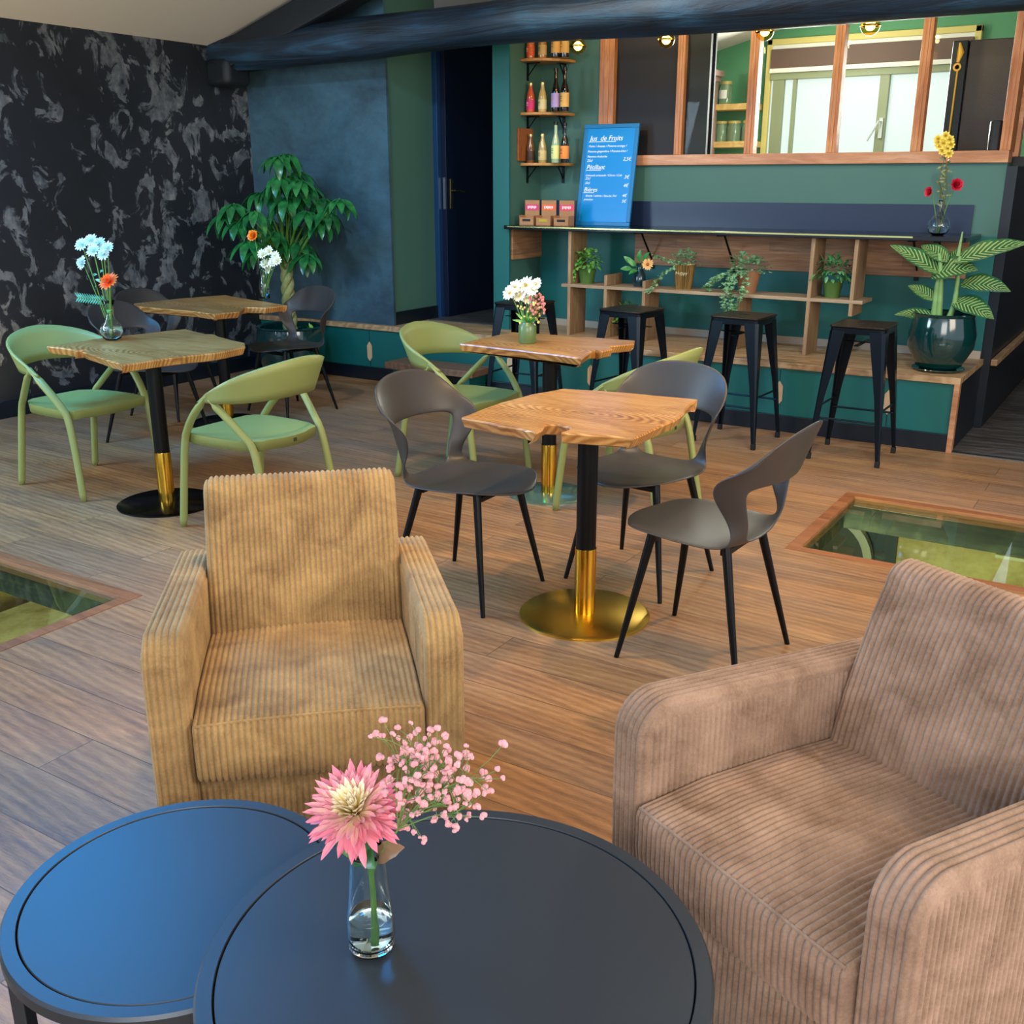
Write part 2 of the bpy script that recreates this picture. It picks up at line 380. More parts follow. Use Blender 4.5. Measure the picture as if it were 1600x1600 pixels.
# platform with oak top and nosing, teal front, baseboard, raw wood finger pulls
mb = MB(); mb.box((WL, YF-.02, PZT-.04), (XR+.02, YB+1.6, PZT)); struct('floor_platform', mb, M_plat, bevel=.004)
mb = MB(); mb.box((-5.06, YF+.45, PZT), (-4.35, 8.6, PZT+.006)); struct('floor_hall', mb, M_dkfloor)
mb = MB(); mb.box((WL, YF, 0), (XR, YF+.03, PZT-.04)); struct('wall_platform', mb, M_teal)
mb = MB(); mb.box((WL, YF-.018, 0), (XR, YF, .105)); struct('baseboard_platform', mb, M_navy, bevel=.003)
mb = MB(); mb.box((XR, YF, 0), (XR+.012, YB, PZT-.04)); struct('trim_6', mb, M_navy)
mb = MB(); mb.box((XR-.01, YF-.022, 0), (XR+.02, YF+.03, PZT-.035)); struct('trim_7', mb, M_sillwood)
mb = MB(); mb.box((XR+.062, YB, PZT-.04), (XR+.10, 10, PZT)); struct('trim_8', mb, M_plat, bevel=.004)
for (px, py, where) in ((578, 549, 'left of the wooden step'), (797, 571, 'behind the leftmost bar stool'), (923, 587, 'left of the second bar stool'), (1217, 614, 'between the two bar stools on the right'), (1388, 628, 'behind the rightmost bar stool')):
    p = PY(px, py, YF-.002); w, h = .024, .078
    mb = MB(); mb.M = Matrix.Translation((p.x, p.y, p.z)) @ Matrix.Rotation(R(90), 4, 'X')
    mb.prism([(-w, -h*.6), (0, -h), (w, -h*.6), (w, h*.6), (0, h), (-w, h*.6)], 0, .006)
    mb.M = Matrix.Identity(4); o = mb.build('finger_pull', M_rawwood, smooth=False, bevel=.002)
    tag(o, 'raw wood hexagonal finger pull, '+where, 'finger pull', 'wooden finger pulls on the platform front')
    mb = MB(); x = p.x; mb.box((x-.002, YF-.0015, .11), (x+.002, YF, PZT-.05)); struct('trim_%d' % (20+px % 17), mb, M_navy)
p0, p1 = PZ(589, 568, .215), PZ(752, 577, .215)
t = thing('wooden_step', 'low brown wooden step in front of the platform, behind the sage chair', 'step', ((p0.x+p1.x)/2, YF-.14, 0))
wd = (p1.x-p0.x)/2
mb = MB(); mb.box((-wd, -.14, .165), (wd, .12, .215)); mb.build('tread', wood('step_brown', [(.3, '4a3226'), (.7, '80604a')], 1, 'X'), t, smooth=False, bevel=.005)
for s in (-1, 1): mb = MB(); mb.box((s*wd*.8-.03, -.10, 0), (s*wd*.8+.03, .11, .165)); mb.build('side_panel', M_teal, t, smooth=False)

# hall: open navy door seen along its leaf, frame, lock and handle
d = thing('door_1', 'open navy interior door with brass handle plate in the hall', 'door', (-5.03, 7.02, PZT)); d['kind'] = 'structure'
for k in ('label', 'category'): del d[k]
mb = MB(); mb.box((-.03, 0, .01), (.012, .80, 2.2)); mb.build('door_leaf', plain('navy_door', '0a1530', .4), d, smooth=False, bevel=.002)
mb = MB(); mb.box((-.14, -.05, 0), (-.032, .05, 2.3)); mb.build('door_frame', plain('blue_frame', '123a63', .4), d, smooth=False, bevel=.003)
mb = MB(); mb.box((-.02, -.004, .86), (.002, 0, 1.10)); mb.build('lock_plate', plain('steel_lock', 'b9c2c6', .3, 1), d, smooth=False)
br = plain('antique_brass', 'a08a5c', .3, 1)
mb = MB(); mb.box((.012, .045, .86), (.018, .085, 1.09)); hp = mb.build('handle_plate', br, d, smooth=False, bevel=.002)
mb = MB(); mb.tube([(.018, .065, 1.0), (.055, .065, 1.0), (.062, .10, .998), (.060, .18, .99)], .008, 8); mb.build('lever', br, hp)

# partition: sill, mullions, header, panes
mb = MB(); mb.box((xl2-.0, YB-.03, SZ-.035), (XR+.005, YB+.12, SZ+.035)); struct('trim_10', mb, M_sillwood, bevel=.004)
posts = [(949.5, 130, .115), (1064, 140, .055), (1176, 150, .065), (1300, 220, .062), (1431, 231, .062), (1571, 231, .06)]
lastx = None; mull = []
for k, (px, py, w) in enumerate(posts):
    x = PY(px, py, YB).x
    mb = MB(); mb.box((x-w/2, YB-.02, SZ+.035 if k else SZ-.035), (x+w/2, YB+.06, 2.62)); mb.box((x-w/6, YB-.026, SZ+.035 if k else SZ), (x+w/6, YB-.019, 2.62))
    struct('trim_%d' % (11+k), mb, M_trimwood, bevel=.003); mull.append((x, w))
kl = PY(1107, 150, YB+.03).x
for k in range(len(mull)-1):
    if k == 0: continue
    mb = MB(); mb.box((mull[k][0]+mull[k][1]/2, YB+.02, SZ+.03), (mull[k+1][0]-mull[k+1][1]/2, YB+.024, 2.62)); struct('window_%d' % (10+k), mb, M_pane)
mb = MB(); mb.box((XR-.055, YB+.06, SZ+.03), (XR, YB+.22, 2.62)); struct('trim_17', mb, M_trimwood, bevel=.003)
mb = MB(); mb.box((XR-.04, YB+.33, 1.66), (XR+.01, YB+.43, 2.62)); struct('trim_18', mb, M_sillwood, bevel=.003)

# kitchen behind the partition
YK = 9.5
mb = MB(); mb.box((-4.33, YK, PZT), (XR, YK+.1, 4)); struct('wall_kitchen', mb, M_kgreen)
mb = MB(); z0 = lambda x: 2.597+.25*(x+3.874)
mb.add([(-4.215, YB+.09, z0(-4.215)), (XR, YB+.09, z0(XR)), (XR, YK, z0(XR)), (-4.215, YK, z0(-4.215))], [(0, 1, 2, 3)]); struct('ceiling_kitchen', mb, M_white)
mb = MB(); mb.box((xl2-.05, YB+.028, SZ+.036), (kl, YB+.06, 2.61)); mb.box((xl2-.05, YB+.12, PZT), (kl, YB+.14, 3)); struct('wall_kitchen_screen', mb, plain('near_black_paint', '120f14', .6))
light('AREA', 'kitchen_daylight', (-2.4, YK-.25, 2.2), (-2.4, 7.5, 1.9), 75, (1, .98, .92), 1.5, .7)
light('POINT', 'kitchen_wall_fill', (-2.6, 8.5, 2.45), (-2.6, 8.5, 0), 16, (1, .97, .85), .08)  # added fill light without a fixture, brightens the green kitchen wall
# kitchen window
A, B = PY(1200, 62, YK-.05), PY(1535, 47, YK-.05); x0, x1, zt, zb = A.x, B.x, A.z, 1.30
cream = plain('cream_yellow_casing', 'e2cf7c', .5); alu = plain('olive_window_frame', '98a07c', .5); glow = plain('daylit_frosted_pane', '8a908e', .5, emit='eaf6f4', estr=.58)
mb = MB(); w = .05
for a, b in (((x0, zb), (x0+w, zt)), ((x1-w, zb), (x1, zt)), ((x0, zt-w), (x1, zt))): mb.box((a[0], YK-.06, a[1]), (b[0], YK, b[1]))
wf = struct('window_3', mb, cream, bevel=.006)
mb = MB(); mb.box((x0+w, YK-.09, zt-w-.19), (x1-w, YK-.005, zt-w-.035)); mb.build('shutter_box', plain('brown_shutter_box', '6b5247', .6), wf, smooth=False, bevel=.004)
mb = MB(); mb.box((x0+w, YK-.05, zt-w-.035), (x1-w, YK-.005, zt-w)); mb.box((x0+w, YK-.10, zt-w-.225), (x1-w, YK-.005, zt-w-.19)); mb.build('white_lining', plain('white_lining', 'f4f1e4', .5), wf, smooth=False)
mb = MB(); mb.box((x0+w, YK-.02, zb), (x1-w, YK-.012, zt-w-.2)); mb.build('pane', glow, wf, smooth=False)
zt2 = zt-w-.225; L_ = lambda px: PY(px, 150, YK-.06).x
for a, b in ((L_(1207), L_(1224)), (L_(1238), L_(1243)), (L_(1373), L_(1388)), (L_(1495), L_(1510))):
    mb = MB(); mb.box((a, YK-.07, zb), (b, YK-.02, zt2)); mb.build('sash_stile', alu, wf, smooth=False, bevel=.003)
mb = MB(); mb.box((x0+w, YK-.078, zt2-.055), (x1-w, YK-.02, zt2-.001)); mb.build('sash_rail', alu, wf, smooth=False, bevel=.003)
p = PY(1376, 200, YK-.08); mb = MB(); mb.box((p.x-.015, p.y-.01, p.z-.08), (p.x+.015, p.y+.03, p.z+.08)); mb.tube([(p.x, p.y-.01, p.z+.05), (p.x-.01, p.y-.05, p.z+.05), (p.x-.09, p.y-.05, p.z-.10)], .009, 6); mb.build('handle', plain('white_plastic', 'd8dcd8', .4), wf)

# basement under the floor glass
st = plaster('yellow_limestone', '96803c', 'd6c88c', .8, 2.2)
mb = MB(); mb.box((-9, -1, -2.6), (3, 9, -2.5)); struct('floor_basement', mb, st)
mb = MB(); mb.box((-9, 7.6, -2.6), (3, 7.7, -.1)); struct('wall_basement_back', mb, st)
mb = MB(); mb.box((-8.2, -1, -2.6), (-8.1, 9, -.1)); struct('wall_basement_left', mb, st)
mb = MB(); mb.box((3, -1, -2.6), (3.1, 9, -.1)); struct('wall_basement_right', mb, st)
light('AREA', 'basement_lamp', (-1.2, 4.6, -1.0), (-1.0, 7.6, -1.6), 55, (1, .93, .62), .5)
light('AREA', 'basement_lamp', (-4.6, 2.2, -1.0), (-7.5, 4.2, -2.2), 75, (1, .93, .62), .5)
M_floorframe = wood('walnut_edge_frame', [(.3, '6a3f26'), (.6, '96613d'), (.85, 'b57f58')], 1.3, 'X', .4, rings=False)
for k, (a, b, c, e) in enumerate(holes):
    f = .055
    mb = MB(); mb.box((a, b, -.05), (c, b+f, .003)); mb.box((a, e-f, -.05), (c, e, .003)); mb.box((a, b+f, -.05), (a+f, e-f, .003)); mb.box((c-f, b+f, -.05), (c, e-f, .003))
    struct('trim_%d' % (40+k), mb, M_floorframe, bevel=.002)
    mb = MB(); mb.box((a+f, b+f, -.035), (c-f, e-f, -.012)); struct('window_%d' % (20+k), mb, M_pane_floor)
    mb = MB(); g = .05
    for q in (((a-g, b-g), (c+g, b)), ((a-g, e), (c+g, e+g)), ((a-g, b), (a, e)), ((c, b), (c+g, e))): mb.box((q[0][0], q[0][1], -.19), (q[1][0], q[1][1], -.06))
    struct('trim_%d' % (50+k), mb, wood('green_grey_joist', [(.3, '1e221c'), (.6, '363a2e'), (.8, '545a46')], .8, 'X', .6))
mb = MB(); mb.box((-8, 5.4, -.20), (3, 5.55, -.08)); mb.box((-8, 6.6, -.24), (3, 6.75, -.08)); struct('trim_60', mb, wood('dark_joist', [(.3, '2a2418'), (.7, '544a34')], .7, 'X', .7))
def bp(px, py, Y=7.55): d = _ray(px, py); t = Y/d.y; return Vector((t*d.x, Y, CAM_H+t*d.z))
def flatbox(a, b, name, mat, y=7.58, d=.05, **kw): mb = MB(); mb.box((min(a.x, b.x), y-d, min(a.z, b.z)), (max(a.x, b.x), y, max(a.z, b.z))); return mb.build(name, mat, smooth=False, **kw)
tag(flatbox(bp(1327, 822), bp(1397, 886), 'cellar_door', plain('dark_blue_door', '1a2c34', .4)), 'dark blue cellar door seen through the right floor glass', 'door')
tag(flatbox(bp(1284, 820), bp(1326, 872), 'wall_panel', plain('pale_blue_panel', 'b9ccd4', .5)), 'pale blue panel seen through the right floor glass beside the round dial', 'panel')
a, b = bp(1556, 865), bp(1640, 884); tag(flatbox(a, b, 'white_frame', plain('off_white_board', 'd9dcb8', .5)), 'off-white rectangular board on the cellar wall under the right floor glass', 'board')
p = bp(1292, 862); t = thing('round_dial', 'round dark dial with a pale rim seen at the corner of the right floor glass', 'dial', (p.x, 7.50, p.z))
mb = MB(); mb.M = Matrix.Rotation(R(90), 4, 'X'); mb.lathe([(0, 0), (.30, 0), (.30, .05), (0, .05)], 32); mb.build('face', plain('dial_face', '3a3c30', .4), t)
mb = MB(); mb.M = Matrix.Rotation(R(90), 4, 'X'); mb.lathe([(.30, .0), (.36, .0), (.36, .07), (.30, .07), (.30, 0)], 32); mb.build('rim', plain('dial_rim', 'a8a898', .4, .6), t)
for (px, py, sx, sy, sz, nm) in ((20, 990, .9, .7, .75, 'sandstone block at the near edge of the left floor glass'), (110, 930, 1.4, .35, .5, 'long low sandstone ledge under the left floor glass')):
    p = PZ(px, py, -2.5+sz); p.x = max(p.x, -6.6)
    mb = MB(); mb.box((-sx, -sy, 0), (sx, sy, sz)); o = mb.build('stone_block', st, smooth=False, bevel=.03, loc=(p.x, p.y, -2.5)); tag(o, nm, 'stone block')

# ------------------------------------------------------------------ beam, rafter, corbel
mb = MB(); rows = []; N = 30
xs_ = [WL-.05+i*(3.2+6.5)/60 for i in range(61)]
for x in xs_:
    zc = 2.46+.02*math.sin(x*1.3)+.012*(x+4)*.3; r = .135+.01*math.sin(x*2.1+1)
    if x < -5.2: zc -= .0; r = lerp(.115, .135, (x+6.54)/1.3)
    row = []
    for k in range(N):
        a = 2*math.pi*k/N; rr = r*(1+.035*math.sin(3*a+x*.7)+.02*math.sin(7*a+x*1.9)); row.append((x, 6.1+rr*math.cos(a), zc+rr*math.sin(a)*1.02))
    rows.append(row)
mb.grid(rows, close=True); o = mb.build('ceiling_beam', M_beam, smooth=True, sharp=0); tag(o, 'long round blue-black timber beam crossing under the ceiling', 'beam')
mb = MB(); n = Vector((-.29, 0, .957)); dx = Vector((.957, 0, .29))
for i in range(1):
    a = Vector((WL+.03, 6.1, 2.44)); b = a+dx*5.0
    vs = []
    for p in (a, b):
        for (u, v) in ((-.10, -.16), (.10, -.16), (.10, .035), (-.10, .035)): vs.append(p+Vector((0, u, 0))+n*v)
    mb.add(vs, [(3,2,1,0),(4,5,6,7),(0,1,5,4),(1,2,6,5),(2,3,7,6),(3,0,4,7)])
o = mb.build('rafter', plain('black_timber', '0c141b', .6, var=.3, bump=.4, bscale=14), smooth=False, bevel=.02); tag(o, 'dark sloping rafter rising above the left end of the beam', 'rafter')
mb = MB(); mb.box((WL-.03, 5.97, 2.20), (WL+.22, 6.23, 2.40)); o = mb.build('beam_corbel', plain('black_timber', '0c141b', .6), smooth=True, bevel=.05, seg=4); tag(o, 'black rounded corbel carrying the left end of the beam', 'corbel')
# ================================================================== FURNITURE
M_top = None
def topmat(name, ringc=(0, 0)):
    t = NT(name); v = t.co((1, 1, 1))
    mp = t.n('ShaderNodeMapping', i_Vector=v); mp.inputs['Location'].default_value = (ringc[0], ringc[1], 0); mp.inputs['Scale'].default_value = (1.5, 4.2, 1.2)
    nz = t.noise(t.co((1.5, 5, 1)), 2.2, 5, .6, .8)
    w = t.n('ShaderNodeTexWave', wave_type='RINGS', rings_direction='Z', i_Vector=mp.outputs[0], i_Scale=5.5, i_Distortion=5.5, i_Detail=4, i_Detail_Scale=1.1).outputs['Fac']
    fi = t.noise(t.co((6, 60, 6)), 2.4, 5, .7)
    f = t.math('MULTIPLY_ADD', w, .22, t.math('MULTIPLY_ADD', fi, .22, t.math('MULTIPLY', nz, .55)))
    c = t.ramp(f, [(.28, '7c4c26'), (.42, 'a8713a'), (.56, 'c68f50'), (.72, 'dcae70')])
    t.set('Base Color', c); t.set('Roughness', .32); t.set('Coat Weight', .25); t.set('Coat Roughness', .2); t.bump(fi, .08, .002); return t.m
M_black = plain('matte_black_metal', '101113', .38, .6); M_brass = plain('polished_brass', 'd9a93c', .16, 1); M_blackgloss = plain('black_gloss_metal', '08090a', .2, .5)
M_brassdisc = plain('brushed_brass_disc', 'e2b64a', .3, 1)
def live_top(poly_px, z=.75):
    return [tuple(PZ(x, y, z)[:2]) for x, y in poly_px]
def bistro_table(label, poly_px, base_px, disc_r, discmat, z=.75, fine=1, ringc=(.1, .05)):
    b = PZ(*base_px, 0); P = [(x-b.x, y-b.y) for x, y in live_top(poly_px, z)]
    t = thing('bistro_table', label, 'table', (b.x, b.y, 0), 0, 'live-edge bistro tables')
    # resample with slight live-edge wobble, lower edge tucked in
    a = sum(P[i][0]*P[(i+1) % len(P)][1]-P[(i+1) % len(P)][0]*P[i][1] for i in range(len(P)))
    if a < 0: P = P[::-1]
    Q = []
    for i in range(len(P)):
        p, q = P[i], P[(i+1) % len(P)]; L = math.dist(p, q); n = max(1, int(L/.025))
        for k in range(n):
            s = k/n; nx, ny = (q[1]-p[1])/L, -(q[0]-p[0])/L; w = .0035*math.sin(17*(p[0]+s*L)+i*2.1)*math.sin(math.pi*s)
            Q.append((lerp(p[0], q[0], s)+nx*w, lerp(p[1], q[1], s)+ny*w, nx, ny))
    mb = MB(); n = len(Q); rows = []
    for dz, ins in ((-.042, .030), (-.036, .014), (-.006, 0), (0, .004)):
        rows.append([(x-nx*ins, y-ny*ins, z+dz) for x, y, nx, ny in Q])
    mb.grid(rows, close=True); mb.f.append(tuple(range(n))[::-1]); mb.f.append(tuple(3*n+i for i in range(n)))
    mb.build('tabletop', topmat('live_edge_walnut_'+str(len(MATS))+str(int(abs(b.x*10))), ringc), t, smooth=True, sharp=35)
    mb = MB(); mb.lathe([(0, 0), (disc_r, 0), (disc_r, .006), (disc_r-.012, .012), (0, .014)], 64); mb.build('base_disc', discmat, t)
    mb = MB(); mb.lathe([(.039, .012), (.039, .26), (.0385, .262)], 32); mb.build('brass_sleeve', M_brass, t)
    mb = MB(); mb.lathe([(.036, .26), (.0365, z-.045)], 32); mb.build('post', M_black, t)
    mb = MB(); mb.box((-.14, -.14, z-.048), (.14, .14, z-.041)); mb.build('mounting_plate', M_black, t, smooth=False)
    return t
bistro_table('live-edge wooden table on a bright brass disc base, nearest of the small tables',
    [(721, 652), (776, 631), (830, 616), (880, 607), (985, 614), (1090, 624), (1084, 629), (1076, 634), (1071, 640), (1066, 648), (1056, 656), (1020, 671), (991, 684), (940, 680), (877, 676), (886, 672), (893, 668), (872, 663), (852, 663), (847, 671), (838, 676), (815, 670), (780, 664)], (913, 960), .238, M_brassdisc, .75, ringc=(.05, -.05))
bistro_table('live-edge table with black disc base and the round-bellied vase, between two green chairs',
    [(73, 541), (160, 528), (290, 514), (322, 522), (333, 522), (342, 526), (383, 536), (383, 542), (340, 551), (260, 560), (192, 570), (160, 560), (128, 549), (136, 546), (118, 548), (113, 546)], (262, 786), .238, M_blackgloss, .745, ringc=(-.1, .1))
bistro_table('rearmost live-edge table at the dark plaster wall under the tall potted tree',
    [(209, 474), (285, 466), (352, 461), (380, 466), (449, 477), (415, 481), (385, 480), (374, 487), (350, 489), (337, 491), (300, 486), (262, 483), (209, 478)], (357, 660), .235, M_blackgloss, .75, ringc=(.2, 0))
bistro_table('live-edge table holding a green pot of daisies, in front of the bar',
    [(718, 537), (760, 527), (775, 524), (800, 519), (880, 524), (992, 532), (991, 537), (952, 541), (958, 545), (940, 549), (930, 547), (922, 551), (910, 560), (860, 553), (800, 546)], (857, 772), .20, plain('green_reflection_disc', '8fae98', .15, .7), .75, ringc=(0, .2))  # disc colour holds the green reflections seen on the base

# ---- dark one-piece shell chair on four tapered metal legs
M_shell = plain('charcoal_plastic', '3a3634', .42, 0, var=.04, bscale=40)
def shell_chair(label, loc, rz):
    t = thing('shell_chair', label, 'chair', loc, rz, 'charcoal shell chairs')
    #      y      z     W    dep   drop
    rows = [(-.285, .436, .08, 0, 0), (-.262, .450, .145, 0, 0), (-.18, .462, .212, 0, 0), (-.05, .457, .232, 0, 0), (.05, .448, .225, -.004, 0), (.125, .448, .208, -.005, 0),
            (.19, .464, .192, .035, -.01), (.228, .510, .188, .085, -.01), (.248, .565, .20, .135, -.005), (.262, .612, .222, .165, .0), (.270, .650, .232, .172, .01), (.285, .70, .243, .170, .03), (.300, .757, .244, .140, .065), (.310, .808, .236, .105, .10), (.314, .832, .222, .085, .115)]
    G = []
    for i, (y, z, Wd, dep, drop) in enumerate(rows):
        r = []
        for s in (-1, -.80, -.62, -.25, .25, .62, .80, 1):
            if i < 6:
                x = Wd*(s if abs(s) > .7 else s); u = abs(s); dish = -.014*(1-u*u) if i > 1 else 0
                r.append((x, y+(.03*u*u if i < 2 else 0)-dep*u*u, z+dish))
            else:
                a = s*R(90); blend = min(1, (i-5)/3); x = lerp(Wd*s, Wd*math.sin(a), blend)
                r.append((x, y-dep*(1-math.cos(a)), z-drop*abs(s)**2.5+(-.012*(1-s*s) if i == 6 else 0)))
        G.append(r)
    mb = MB(); skip = {(i, k) for i in range(6, 10) for k in (2, 3, 4)}
    mb.grid(G, skip=skip); mb.build('seat_shell', M_shell, t, smooth=True, subsurf=2, solid=.009)
    for sx in (-1, 1):
        for sy in (-1, 1):
            mb = MB(); mb.tube([(sx*.135, sy*.128-.012, .435), (sx*.175, sy*.170-.006, .22), (sx*.215, sy*.215, .0)], [.0155, .0125, .0085], 12); mb.build('leg', M_black, t)
    mb = MB()
    for sy in (-1, 1): mb.box((-.14, sy*.125-.028, .405), (.14, sy*.125-.002, .425))
    for sx in (-1, 1): mb.box((sx*.105-.012, -.13, .418), (sx*.105+.012, .11, .432))
    mb.build('seat_frame', M_black, t, smooth=False, bevel=.003)
    return t
c0 = shell_chair('charcoal shell chair left of the brass-based table', (-2.15, 3.10, 0), R(90))
dup(c0, (-1.64, 3.585, 0), R(-5), 'charcoal shell chair tucked behind the brass-based table')
dup(c0, (-1.15, 3.053, 0), R(-93), 'charcoal shell chair right of the brass-based table, nearest of its kind')
dup(c0, (-5.64, 4.68, 0), R(95), 'charcoal shell chair left of the rearmost table, against the mottled wall')
dup(c0, (-5.04, 5.17, 0), R(-8), 'charcoal shell chair in front of the large teal planter')
dup(c0, (-5.16, 4.12, 0), R(100), 'charcoal shell chair mostly hidden behind the round-bellied vase')

# ---- sage green moulded armchair
M_sage = plain('sage_green_plastic', '8e9859', .42, 0, var=.03, bscale=40)
def sage_chair(label, loc, rz):
    t = thing('sage_armchair', label, 'chair', loc, rz, 'sage green moulded chairs')
    # seat pan: dished, with skirt
    def half(y): return interp([-.21, -.17, 0, .15, .21], [.21, .232, .235, .215, .17], y)
    mb = MB(); rows = []; ysx = [-.215, -.19, -.12, -.04, .05, .13, .185, .21]
    for y in ysx:
        w = half(y); rows.append([(w*f, y+(.035*(1-f*f) if y > 0 else -.028*(1-f*f)), .452-.018*(1-abs(f)**2)*(1 if -.18 < y < .18 else .4)-(.006 if abs(f) == 1 else 0)) for f in (-1, -.8, -.4, 0, .4, .8, 1)])
    top = rows; mb.grid(top)
    per = [r[0] for r in rows]+list(rows[-1][1:])+[r[-1] for r in rows[::-1][1:]]+list(rows[0][1:-1])[::-1]
    low = [(x*.985, y*.985, z-.045) for x, y, z in per]; n = len(per)
    mb.add(per+low, [(i, (i+1) % n, n+(i+1) % n, n+i) for i in range(n)])
    # weld by distance
    me = mb; o = me.build('seat', M_sage, t, smooth=True, sharp=50)
    b = bmesh.new(); b.from_mesh(o.data); bmesh.ops.remove_doubles(b, verts=b.verts, dist=.0005); bmesh.ops.recalc_face_normals(b, faces=b.faces); b.to_mesh(o.data); b.free(); o.data.set_sharp_from_angle(angle=R(45))
    md = o.modifiers.new('thickness', 'SOLIDIFY'); md.thickness = .007; md.offset = -1
    mb = MB(); mb.box((-.008, .2415, .418), (.008, .2465, .434)); mb.build('maker_mark', plain('dark_slot', '3a3f2a', .6), t, smooth=False)
    # backrest band
    rows = []
    for i in range(25):
        a = R(-112+224*i/24); u = abs(i-12)/12
        x = .272*math.sin(a)/math.sin(R(90)) if abs(math.degrees(a)) < 90 else .272*math.copysign(1, a)*(1-.0*(abs(a)-R(90)))
        y = .06+.235*math.cos(a)
        hb = lerp(.085, .020, u**1.9); zc = lerp(.715, .628, u**1.6); lean = .03
        rows.append([(x*(1+s*.02), y+lean*s, zc+hb*s) for s in (-1, -.5, 0, .5, 1)])
    mb = MB(); mb.grid(rows); mb.build('backrest', M_sage, t, smooth=True, solid=.013, sharp=0)
    for sx in (-1, 1):
        ap = Vector((sx*.270, -.015, .632))
        mb = MB(); mb.tube(curve([(sx*.245, -.255, 0), (sx*.238, -.225, .25), (sx*.236, -.20, .40), (sx*.243, -.168, .465), (sx*.258, -.10, .545), ap+Vector((0, .025, .012))], 5), [(.013, .013)]*1+[(.0175, .0175)]*12+[(.020, .016)]*4+[(.021, .015)]*6+[(.014, .008)]*8, 12)
        mb.build('front_leg', M_sage, t, sharp=0)
        mb = MB(); mb.tube(curve([(sx*.225, .285, 0), (sx*.218, .245, .22), (sx*.214, .205, .41), (sx*.228, .15, .485), (sx*.252, .07, .57), (sx*.268, .015, .625)], 5), [(.013, .013)]+[(.0175, .0175)]*9+[(.018, .015)]*13+[(.010, .008)]*3, 12)
        mb.build('rear_leg', M_sage, t, sharp=0)
    return t
s0 = sage_chair('sage green moulded chair at the far left, facing the round-bellied vase', (-4.66, 3.27, 0), R(90))
dup(s0, (-3.43, 3.27, 0), R(-90), 'sage green chair with its back to us behind the left corduroy armchair')
dup(s0, (-3.08, 4.43, 0), R(88), 'sage green chair left of the table with the green flower pot')
dup(s0, (-2.09, 4.38, 0), R(-92), 'sage green chair mostly hidden behind the charcoal chair, right of the flower pot table')

# ---- metal bar stools
M_stool = plain('navy_black_steel', '0f1a24', .3, .65)
M_seatworn = plain('worn_black_seat', '2a211d', .35, .6, var=.4, bscale=30)
def bar_stool(label, loc, rz):
    t = thing('bar_stool', label, 'bar stool', loc, rz, 'black metal bar stools')
    H = .76; s = .155
    mb = MB(); rr = .03; poly = []
    for cx, cy, a0 in ((s-rr, s-rr, 0), (-s+rr, s-rr, 90), (-s+rr, -s+rr, 180), (s-rr, -s+rr, 270)):
        for k in range(5): a = R(a0+22.5*k); poly.append((cx+rr*math.cos(a), cy+rr*math.sin(a)))
    mb.prism(poly, H-.012, H); mb.build('seat', M_seatworn, t, smooth=True, bevel=.004)
    mb = MB(); mb.prism([(x*.97, y*.97) for x, y in poly], H-.045, H-.012); mb.build('skirt', M_stool, t, smooth=True, bevel=.003)
    mb = MB(); mb.box((-.035, -.008, H-.001), (.035, .008, H+.001)); mb.build('grip_slot', plain('slot_shadow', '050505', .9), t, smooth=False)
    for sx in (-1, 1):
        for sy in (-1, 1):
            # bent sheet: L section widening upwards
            top = Vector((sx*s*.97, sy*s*.97, H-.03)); bot = Vector((sx*.205, sy*.205, 0)); mb = MB(); rows = []
            for q in (0, .06, .5, 1):
                p = bot.lerp(top, q); w = lerp(.020, .062, q); th = .004
                if q > .9: w = .085
                prof = [(-w, 0), (-w*.2, 0), (0, -w*.2), (0, -w), (-th*1.6, -w), (-th*1.6, -w*.25), (-w*.25, -th*1.6), (-w, -th*1.6)]
                rows.append([(p.x+sx*a, p.y+sy*b, p.z) for a, b in prof])
            mb.grid(rows, close=True); n = 8; mb.f.append(tuple(range(n))); mb.f.append(tuple(3*n+i for i in range(n)))
            lg = mb.build('leg', M_stool, t, smooth=False, bevel=.0015)
            mb = MB(); mb.box((bot.x-.013*sx-.013, bot.y-.013*sy-.013, 0), (bot.x-.013*sx+.013, bot.y-.013*sy+.013, .035)); mb.build('rubber_foot', plain('black_rubber', '0a0a0b', .7), lg, smooth=False, bevel=.003)
    def at(z): return lerp(.205, s*.97, z/(H-.03))-.012
    for z in (.24, .30):
        mb = MB(); a = at(z)
        if z == .24: e = [((-a, -a, z), (a, -a, z)), ((-a, a, z), (a, a, z))]
        else: e = [((-a, -a, z), (-a, a, z)), ((a, -a, z), (a, a, z))]
        for p, q in e: mb = MB(); mb.tube([p, q], .006, 8); mb.build('footrest', M_stool, t)
    mb = MB(); a = at(.64)
    mb.box((-a, -.012, .655), (a, .012, .660)); mb.box((-.012, -a, .650), (.012, a, .655)); mb.build('cross_brace', M_stool, t, smooth=False)
    return t
b0 = bar_stool('black metal bar stool at the right end, in front of the dieffenbachia', (-1.42, 5.96, 0), R(0))
dup(b0, (-2.13, 5.99, 0), R(-3), 'black metal bar stool in front of the trailing ivy')
dup(b0, (-2.83, 5.92, 0), R(-8), 'black metal bar stool in front of the short shelf posts')
dup(b0, (-3.60, 5.90, 0), R(2), 'black metal bar stool at the left, behind the daisy pot')

